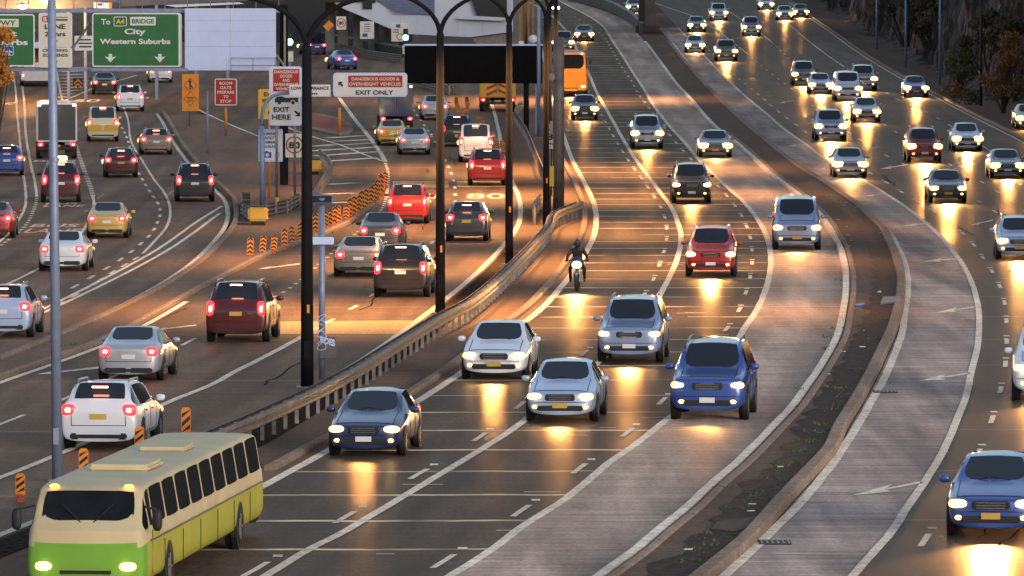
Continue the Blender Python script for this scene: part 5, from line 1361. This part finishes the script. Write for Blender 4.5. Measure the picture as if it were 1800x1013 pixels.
def wall_along(name, label, pts, h, th, m, cat='wall', kind=None):
    q = [P(*p) for p in pts]; o0 = q[0].copy(); root = empty(name, o0); tag(root, label, cat)
    path = []
    for a, b in zip(q, q[1:]):
        n_ = max(1, int((b - a).length / 4)); path += [a.lerp(b, i/n_) for i in range(n_)]
    path = [p - o0 for p in path + [q[-1]]]
    MB().sweep(path, [(-th/2, -.1), (-th/2, h), (th/2, h), (th/2, -.1)]).build('wall_face', m, root)
    MB().sweep(path, [(-th/2 - .05, h + .005), (-th/2 - .05, h + .14), (th/2 + .05, h + .14), (th/2 + .05, h + .005)]).build('coping', M['column'], root)
    return root
wall_along('retaining_wall', 'low dark concrete wall at the foot of the tunnel building columns', [(525,62),(575,76),(640,88),(712,102)], .8, .3, M['darkwall'])
wall_along('retaining_wall', 'curved brown wall left of the bridge pier at the top', [(1000,2),(1045,9),(1083,24),(1112,42),(1128,60)], 1.0, .35, mat('brown wall', (.10, .065, .045), .7, 0, .3, .6))

# bridge deck with its pier
pp = P(1137, 58)
root = empty('road_bridge', pp); tag(root, 'road bridge standing on one thick dark pier in the middle of the freeway', 'bridge')
MB().box((0.05, .8, 4.2), (1.60, 1.7, 8.4)).build('pier', mat('pier concrete', (.13, .10, .085), .7, 0, .25, .7), root, bevel=.06)
MB().box((-.52, .0, 4.2), (.62, .30, 8.4)).build('pier_shaded_side', M['black'], root)  # black slab standing in for the shaded side of the pier
MB().box((.05, .8, .35), (2.3, 2.4, .7)).build('pier_base', M['darkwall'], root, bevel=.05)
MB().box((14, 1.0, 8.9), (70, 9, 1.0)).build('deck', M['darkwall'], root)
for y in (-3.7, 5.7): MB().box((14, y, 9.9), (70, .25, 1.0)).build('parapet', M['column'], root)

# overbridge beyond the gantry at the upper left
root = empty('service_bridge', (Wp(200, 0, 480).x, 480, zg(480))); tag(root, 'low grey service bridge behind the sign gantry at the upper left', 'bridge')
q = lambda px, py: (Wp(px, py, 480).x - root.location.x, Wp(px, py, 480).z - root.location.z)
MB().prism([q(-400,-60), q(520,-60), q(520,-4), q(430,2), q(180,13), q(90,17), q(-400,24)], 0, 9).build('deck', mat('service bridge steel', (.10, .105, .13), .6, .2, .2, 1), root)
MB().prism([q(290,9), q(420,4), q(430,7), q(310,13)], -.6, -.1).build('roof_edge', M['bldg'], root)
MB().prism([q(165,4.5), q(192,5), q(192,15), q(165,14.5)], -.3, -.2).build('panel', M['blank'], root)
MB().prism([q(192.2,5), q(197,5), q(197,15), q(192.2,15)], -.3, -.2).build('panel_edge', M['orange'], root)
MB().prism([q(172,6), q(180,6), q(180,10), q(172,10)], -.34, -.31).build('symbol', M['blue'], root)
for x in (120, 150, 275, 345, 400): 
    MB().tube([(q(x, 0)[0], .2, -.2), (q(x, 0)[0], .2, 8)], .12, 8).build('bridge_leg', M['pole_grey'], root)
for x, y, lb in ((40, 12, 'left glowing sodium lamp above the green airport sign'), (80, 3, 'right glowing sodium lamp at the top left, beside the tall grey pole')):
    lr = empty('sodium_lamp', Wp(x, y, 478)); tag(lr, lb, 'lamp')
    MB().ell((0, 0, 0), (.32, .2, .16), 14, 8).build('lamp_glass', M['sodium'], lr, smooth=True)
    MB().ell((0, .05, .13), (.42, .26, .12), 14, 8).build('hood', M['pole_grey'], lr, smooth=True)
    MB().tube([(0, .1, .2), (0, .9, .5)], .04, 6).build('arm', M['pole_grey'], lr)
    l = bpy.data.lights.new('lamp_light', 'POINT'); l.energy = 900; l.color = (1, .5, .15); l.shadow_soft_size = .3
    o = bpy.data.objects.new('lamp_light', l); C.objects.link(o); o.parent = lr; o.location = (0, -.3, -.3)
# lit lamp above the thick column
p = P(985, 112); root = empty('road_lamp', p); tag(root, 'lit road lamp on a thin post above the thick steel column', 'lamp')
ztop = Wp(978, 14, p.y).z - p.z; xl = Wp(977, 14, p.y).x - p.x
MB().tube([(-.9, 0, 0), (-.9, 0, ztop + .2), (xl, 0, ztop + .15)], .06, 8).build('post', M['pole_grey'], root, smooth=True)
MB().ell((xl, -.05, ztop), (.32, .22, .16), 12, 8).build('lamp_glass', M['sodium'], root, smooth=True)
MB().ell((xl, .05, ztop + .14), (.4, .25, .1), 12, 8).build('hood', M['pole_grey'], root, smooth=True)

# far small signs and signals by the tunnel road
def signal(px, py, Y, label):
    root = empty('traffic_light', Wp(px, py, Y)); tag(root, label, 'traffic light')
    MB().box((0, .12, -.1), (.42, .24, 1.25)).build('housing', M['black'], root, bevel=.04)
    MB().ell((0, -.03, -.20), (.24, .06, .24), 14, 8).build('lens', M['sig_green'], root, smooth=True)
    for z in (.22,): MB().ell((0, -.01, z), (.15, .03, .15), 12, 6).build('lens', M['signblack'], root, smooth=True)
    MB().box((0, .2, -1.2), (.5, .04, .7)).build('sign_plate', M['cream'], root)
    g = Wp(px, py, Y).z - zg(Y)
    MB().tube([(0, .3, -g), (0, .3, .5)], .07, 8).build('post', M['pole_grey'], root)
signal(509, 69, 470, 'green traffic light left of the first dark lamp post')
signal(713, 62, 560, 'green traffic light in front of the pale building, left of the message board')
s = Sign('warning_sign', 'orange diamond warning sign on the tunnel columns', (569, 35, 586, 56), 590, M['orange'], r=.02)
for o in s.root.children: o.rotation_euler = (0, R(45), 0); o.scale = (.72, 1, .72)
s = Sign('speed_sign', 'far 80 speed limit sign on the tunnel columns', (591, 29, 608.5, 52.5), 590, M['cream'], r=.04)
s.ring(599.8, 40.5, 8, 6.6, M['red']); s.text('80', 599.8, 40.7, 9, 6, K)
s = Sign('information_sign', 'cream sign with a blue camera on the tunnel columns', (633, 38, 657.5, 68.5), 588, M['cream'], border=Wt, r=.04)
for i in range(4): s.poly([(640, 42 + i*4), (651, 42 + i*4), (651, 43.4 + i*4), (640, 43.4 + i*4)], M['blue'], 'text_line')
s.panel((637, 59, 646, 65), M['blue'], .04)
s = Sign('information_sign', 'cream sign with a blue camera left of the green traffic light', (688, 40.5, 718, 73), 575, M['cream'], border=Wt, r=.04)
s.panel((696, 43, 704, 49), M['blue'], .04); s.ring(703, 65, 6, 4.6, M['red'])
for i in range(2): s.poly([(691, 52 + i*4), (701, 52 + i*4), (701, 53.4 + i*4), (691, 53.4 + i*4)], K, 'text_line')
s = Sign('notice_sign', 'white board with dark lines of words behind the truss, left of the big green sign', (131, 63, 162, 89), 372, Wt, r=.03)
for i, w_ in enumerate((20, 24, 22)): s.poly([(150 - w_/2, 69 + i*6), (150 + w_/2, 69 + i*6), (150 + w_/2, 71.4 + i*6), (150 - w_/2, 71.4 + i*6)], K, 'text_line')
for px_, py_, h_, lb in ((595, 122, 3.0, 'white bollard post in front of the nearer tunnel car'), (540, 140, 1.0, 'short white post right of the first dark lamp post')):
    p_ = P(px_, py_); o = MB().tube([(0, 0, 0), (0, 0, h_*.5)], .10, 10).build('bollard', M['white'], None, smooth=True); o.location = p_; tag(o, lb, 'bollard')
s = Sign('chevron_sign', 'black chevron sign with orange arrows on the hatched gore under the gantry', (128, 137, 146, 153), P(137, 156).y, M['signblack'], r=.03)
for dy in (0, 7): s.poly([(130, 146 + dy), (137, 139 + dy), (144, 146 + dy), (144, 149 + dy), (137, 142 + dy), (130, 149 + dy)], M['orange'], 'chevron')
s.legs((137,), M['steel'], .05)
pole('slim_pole', 947, 243, 9.5, .12, M['pole_grey'], 'pale slim pole left of the fourth dark lamp post, rising past the message board', .1)
for px_, py_, h_, m_, lb in ((1541, 88, 7, 'pole_grey', 'far pale pole before the dark cutting'), (1592, 121, 6.2, 'pole_grey', 'short pale pole before the pale rock face'), (1652, 152, 9, 'pole_grey', 'tall pale pole with a light base at the rock cutting'), (1724, 188, 9.5, 'black', 'black pole before the reddish rock at the right')):
    pole('verge_pole', px_, py_, h_, .095, M[m_], lb, .08, group='poles along the rock cutting')

# ---- rock cutting on the right
def rock():
    m, t, b = newmat('cut rock'); N, L = t.nodes, t.links
    geo = N.new('ShaderNodeNewGeometry')
    def nz(sx, sz, scl, det=7):
        mp = N.new('ShaderNodeVectorMath'); mp.operation = 'MULTIPLY'; mp.inputs[1].default_value = (sx, sx, sz); L.new(geo.outputs['Position'], mp.inputs[0])
        n_ = N.new('ShaderNodeTexNoise'); n_.inputs['Scale'].default_value = scl; n_.inputs['Detail'].default_value = det; n_.inputs['Roughness'].default_value = .65; L.new(mp.outputs[0], n_.inputs['Vector']); return n_.outputs['Fac']
    r = N.new('ShaderNodeValToRGB'); L.new(nz(1.4, .16, 1.0), r.inputs[0])
    e = r.color_ramp.elements; e[0].position = .36; e[0].color = (.010, .008, .007, 1); e[1].position = .72; e[1].color = (.48, .28, .21, 1)
    e2 = e.new(.52); e2.color = (.06, .036, .028, 1)
    x = N.new('ShaderNodeMix'); x.data_type = 'RGBA'; r2 = N.new('ShaderNodeMapRange'); r2.inputs['From Min'].default_value = .48; r2.inputs['From Max'].default_value = .60; L.new(nz(.07, .10, 1.0, 4), r2.inputs['Value'])
    L.new(r2.outputs[0], x.inputs[0]); L.new(r.outputs[0], x.inputs[6]); x.inputs[7].default_value = (.014, .012, .008, 1); L.new(x.outputs[2], b.inputs['Base Color'])
    b.inputs['Roughness'].default_value = .9; b.inputs['Specular IOR Level'].default_value = .2
    return m
ny, nz_ = 330, 34; vs = []
for i in range(ny + 1):
    Y = 225 + (900 - 225) * i / ny; base = cR.at(Y)
    for k in range(nz_ + 1):
        h = 17.0 * k / nz_
        q = Vector((Y * .16, h * .05, 3.0)); strata = noise.fractal(q, 1.0, 2.0, 6) * 1.6
        ribs = abs(noise.noise(Vector((Y * .42, h * .04, 9)))) * 1.5
        fine = noise.fractal(Vector((Y * .9, h * .5, 2)), 1.0, 2.0, 4) * .5
        x = base + 4.2 + h * .16 + strata + ribs + fine + 1.6 * noise.noise(Vector((Y * .035, 0, 0))) - (0 if k else 1.2)
        vs.append((x, Y + .5 * noise.noise(Vector((Y, h, 4))), zg(Y) - .15 + h))
c1 = nz_ + 1
fs = [(i*c1 + k, (i+1)*c1 + k, (i+1)*c1 + k + 1, i*c1 + k + 1) for i in range(ny) for k in range(nz_)]
o = MB().add(vs, fs).build('rock_cutting', rock(), fix=False); o['kind'] = 'structure'
# plateau above the cutting and hills beyond
vs = []; yy = list(range(225, 901, 15))
for Y in yy:
    b0 = cR.at(Y) + 7.5
    for dx, dz in ((0, 16.6), (12, 18), (60, 20), (300, 30)): vs.append((b0 + dx, Y, zg(Y) + dz))
fs = [(i*4 + k, i*4 + k + 1, (i+1)*4 + k + 1, (i+1)*4 + k) for i in range(len(yy) - 1) for k in range(3)]
MB().add(vs, fs).build('plateau', M['soil'], fix=False)['kind'] = 'structure'
vs = []; nx = 60
for j, (Y, hh) in enumerate(((930, 0), (1000, 22), (1150, 46), (1500, 70))):
    for i in range(nx + 1):
        x = -500 + 1000 * i / nx; vs.append((x, Y, zg(Y) + hh * (0.75 + .35 * noise.noise(Vector((x * .012, j, 2))))))
fs = [(j*(nx+1) + i, j*(nx+1) + i + 1, (j+1)*(nx+1) + i + 1, (j+1)*(nx+1) + i) for j in range(3) for i in range(nx)]
MB().add(vs, fs).build('added_hills', mat('dark wooded hill', (.022, .026, .016), .9, 0, .5, .05), fix=False)['kind'] = 'structure'  # unseen ridge added to block low sky from road reflections

# ---- foliage
def leafmat(name, c):
    return mat(name, c, .6, 0, .45, 1.3, spec=.3)
LF = {'dark': leafmat('dark leaves', (.085, .068, .032)), 'green': leafmat('green leaves', (.09, .095, .025)), 'rust': leafmat('rusty and orange lit leaves', (.22, .10, .03)), 'autumn': leafmat('autumn leaves', (.55, .22, .03)), 'weed': leafmat('weeds', (.10, .115, .035))}  # rust tone also holds the orange light on the tall bush
def leaves(clumps, n, size, seed):
    rnd = random.Random(seed); b = MB()
    for _ in range(n):
        c, r_ = rnd.choice(clumps)
        d = Vector((rnd.gauss(0, 1), rnd.gauss(0, 1), rnd.gauss(0, 1))).normalized() * (rnd.random() ** .4)
        p = Vector((c[0] + d.x*r_[0], c[1] + d.y*r_[1], c[2] + d.z*r_[2]))
        a = Vector((rnd.gauss(0, 1), rnd.gauss(0, 1), rnd.gauss(0, .6))).normalized(); e = a.orthogonal().normalized(); e.rotate(Matrix.Rotation(rnd.uniform(0, 6.28), 3, a))
        s_ = size * rnd.uniform(.6, 1.4); f = a.cross(e)
        b.add([p - e*s_*.5, p + f*s_*.25, p + e*s_*.5, p - f*s_*.25], [(0, 1, 2, 3)])
    return b
def shrub(name, label, base, clumps, n, size, m, seed, cat='shrub', trunk=True, group=None):
    root = empty(name, base); tag(root, label, cat, group)
    leaves(clumps, n, size, seed).build('crown', m, root, fix=False)
    b = MB(); rnd = random.Random(seed)
    for c, r_ in clumps:
        m_ = Vector(c) * .5 + Vector((rnd.uniform(-.1, .1), rnd.uniform(-.1, .1), 0)); b.tube([(rnd.uniform(-.08, .08), 0, -.1), m_, c], .05 + .012 * c[2], 7, .015)
    b.build('trunk' if cat == 'tree' else 'stem', mat('bark', (.05, .035, .025), .9, 0, .3, 4) if 'bark' not in bpy.data.materials else bpy.data.materials['bark'], root)
    return root
def blob_clumps(k, rx, ry, h0, h1, seed, r=.6):
    rnd = random.Random(seed)
    return [((rnd.uniform(-rx, rx), rnd.uniform(-ry, ry), rnd.uniform(h0, h1)), (r*rnd.uniform(.6, 1.3), r*rnd.uniform(.6, 1.3), r*rnd.uniform(.5, 1.1))) for _ in range(k)]
pt = Wp(-34, 380, 296); pt.z = zg(296)
cl = [(tuple(Wp(x, y, 296 + dy) - pt), (r_, r_, r_*.8)) for x, y, dy, r_ in ((-30, 60, 0, .75), (-14, 78, .4, .5), (4, 62, 0, .32), (10, 55, .3, .30), (-5, 95, -.3, .45), (-25, 130, 0, .6), (2, 128, .2, .38), (-40, 95, 0, .8), (8, 140, .4, .32), (-10, 150, 0, .4), (18, 66, .2, .2), (-50, 20, 0, 1.0))]
cl += [(tuple(Wp(x, y, 296 + dy) - pt), (r_, r_, r_)) for x, y, dy, r_ in ((3, 58, .1, .3), (12, 66, 0, .3), (6, 100, .2, .25), (8, 122, 0, .34), (16, 134, .1, .28), (2, 142, 0, .3))]
shrub('tree', 'orange autumn tree reaching in from the left edge in front of the green airport sign', pt, cl, 2300, .15, LF['autumn'], 3, 'tree')
GS = 'dark bushes on the rock cutting'
for i, (px_, py_, k_, rx, h0, h1, n_, m_, lb) in enumerate((
    (1690, 160, 7, .9, 1.0, 2.6, 1500, 'green', 'rounded green bush before the rock left of the black pole'),
    (1672, 172, 5, .8, .3, .9, 600, 'rust', 'low rusty bush at the foot of the rock left of the black pole'),
    (1700, 184, 5, .6, .3, .8, 500, 'dark', 'small dark plant at the foot of the black pole'),
    (1763, 200, 14, 1.0, 1.5, 5.2, 2600, 'rust', 'tall orange lit bush climbing the rock at the right'),
    (1790, 150, 10, 1.5, 4.0, 8.0, 2200, 'dark', 'large dark bush high on the rock at the right edge'),
    (1475, 50, 9, 2.4, 2.5, 6.0, 2000, 'dark', 'dark tree mass at the far end of the cutting'),
    (1440, 25, 9, 3.0, 2.0, 6.0, 2000, 'dark', 'farthest dark tree mass beside the farthest cars'),
    (1670, 100, 10, 2.0, 2.5, 5.5, 2200, 'dark', 'dark overhanging bush right of the pale rock face'),
    (1575, 60, 10, 2.0, 3.0, 6.0, 2200, 'dark', 'dark overhanging bush left of the pale rock face'),
    (1725, 120, 9, 1.2, 3.5, 6.0, 1800, 'dark', 'dark bush hanging behind the black pole'))):
    p = P(px_, py_)
    if i >= 4: Yb = P(px_ - 20, min(py_ + 60, 225)).y; p = Vector((cR.at(Yb) + 4.6, Yb, zg(Yb)))
    shrub('bush', lb, p, blob_clumps(k_, rx, .8, h0, h1, 40 + i, .75), n_, .30 if i > 3 else .20, LF[m_], 60 + i, 'bush', group=GS)
# weeds in the median and along its kerbs
b = MB(); rnd = random.Random(9)
def tuft(p, n_, h_, sp):
    for _ in range(n_):
        a = rnd.uniform(0, 6.28); x, y = p.x + rnd.gauss(0, sp), p.y + rnd.gauss(0, sp*2.2); l = h_*rnd.uniform(.5, 1.3); dx, dy = math.cos(a)*l*.6, math.sin(a)*l*.6; w_ = .035
        b.add([(x - w_, y, p.z), (x + w_, y, p.z), (x + dx, y + dy, p.z + l)], [(0, 1, 2)])
for px_, py_, n_ in ((1553,570,40),(1538,605,60),(1510,660,50),(1455,690,50),(1475,693,40),(1487,705,30),(1470,730,60),(1475,722,40),(1448,755,70),(1440,770,60),(1428,785,60),(1410,805,50),(1390,825,40),(1385,830,50),(1370,850,40),(1355,865,40),(1498,520,30),(1495,500,30),(1475,585,30),(1340,880,50),(1250,950,40),(1240,965,40),(1225,980,40),(1215,1000,50),(1325,890,30),(1312,905,40),(1470,600,30),(1460,620,30),(1415,695,30),(120,614,70),(1268,870,20)):
    p = P(px_, py_); p.z += .12; tuft(p, n_ // 3, .07, .17)
o = b.build('weeds', LF['weed'], fix=False); tag(o, 'green weeds growing along the edges of the median strip', 'weeds', kind='stuff')
# litter and dirt patches on the median
b = MB()
for k in range(34):
    Y = rnd.uniform(125, 330); t_ = rnd.random(); x = cE.at(Y)*(1 - t_) + cFk.at(Y)*t_
    if t_ < .12 or t_ > .9: continue
    s_ = rnd.uniform(.03, .11); b.box((x, Y, zg(Y) + .145), (s_*1.6, s_, .02), rnd.uniform(0, 3))
o = b.build('litter', M['cream'], fix=False); tag(o, 'scraps of pale litter scattered over the median strip', 'litter', kind='stuff')
# drain grates in the gutter beside the median
for px_, py_, lb in ((1362, 955, 'drain grate in the gutter at the bottom of the median'), (1556, 690, 'drain grate in the gutter halfway up the median')):
    p = P(px_, py_); root = empty('drain_grate', p + Vector((0, 0, .02))); tag(root, lb, 'drain')
    MB().box((0, 0, 0), (.62, .9, .02)).build('frame', M['black'], root)
    b = MB(); [b.box((-.26 + i*.104, 0, .015), (.035, .8, .02)) for i in range(6)]; b.build('bar', M['steel'], root)
# concrete slab and culvert on the median
ground_poly('median_slab', [(1552,532),(1582,531),(1585,541),(1548,543)], .20, M['column'], .1)
ground_poly('median_slab', [(1262,930),(1330,922),(1345,935),(1290,948),(1250,944)], .16, M['darkwall'], .1)
o = ground_poly('litter', [(1502,543),(1520,541),(1519,546),(1503,547)], .17, M['blue'], .1, kind=None); tag(o, 'flat blue scrap lying on the median near the concrete slab', 'litter')
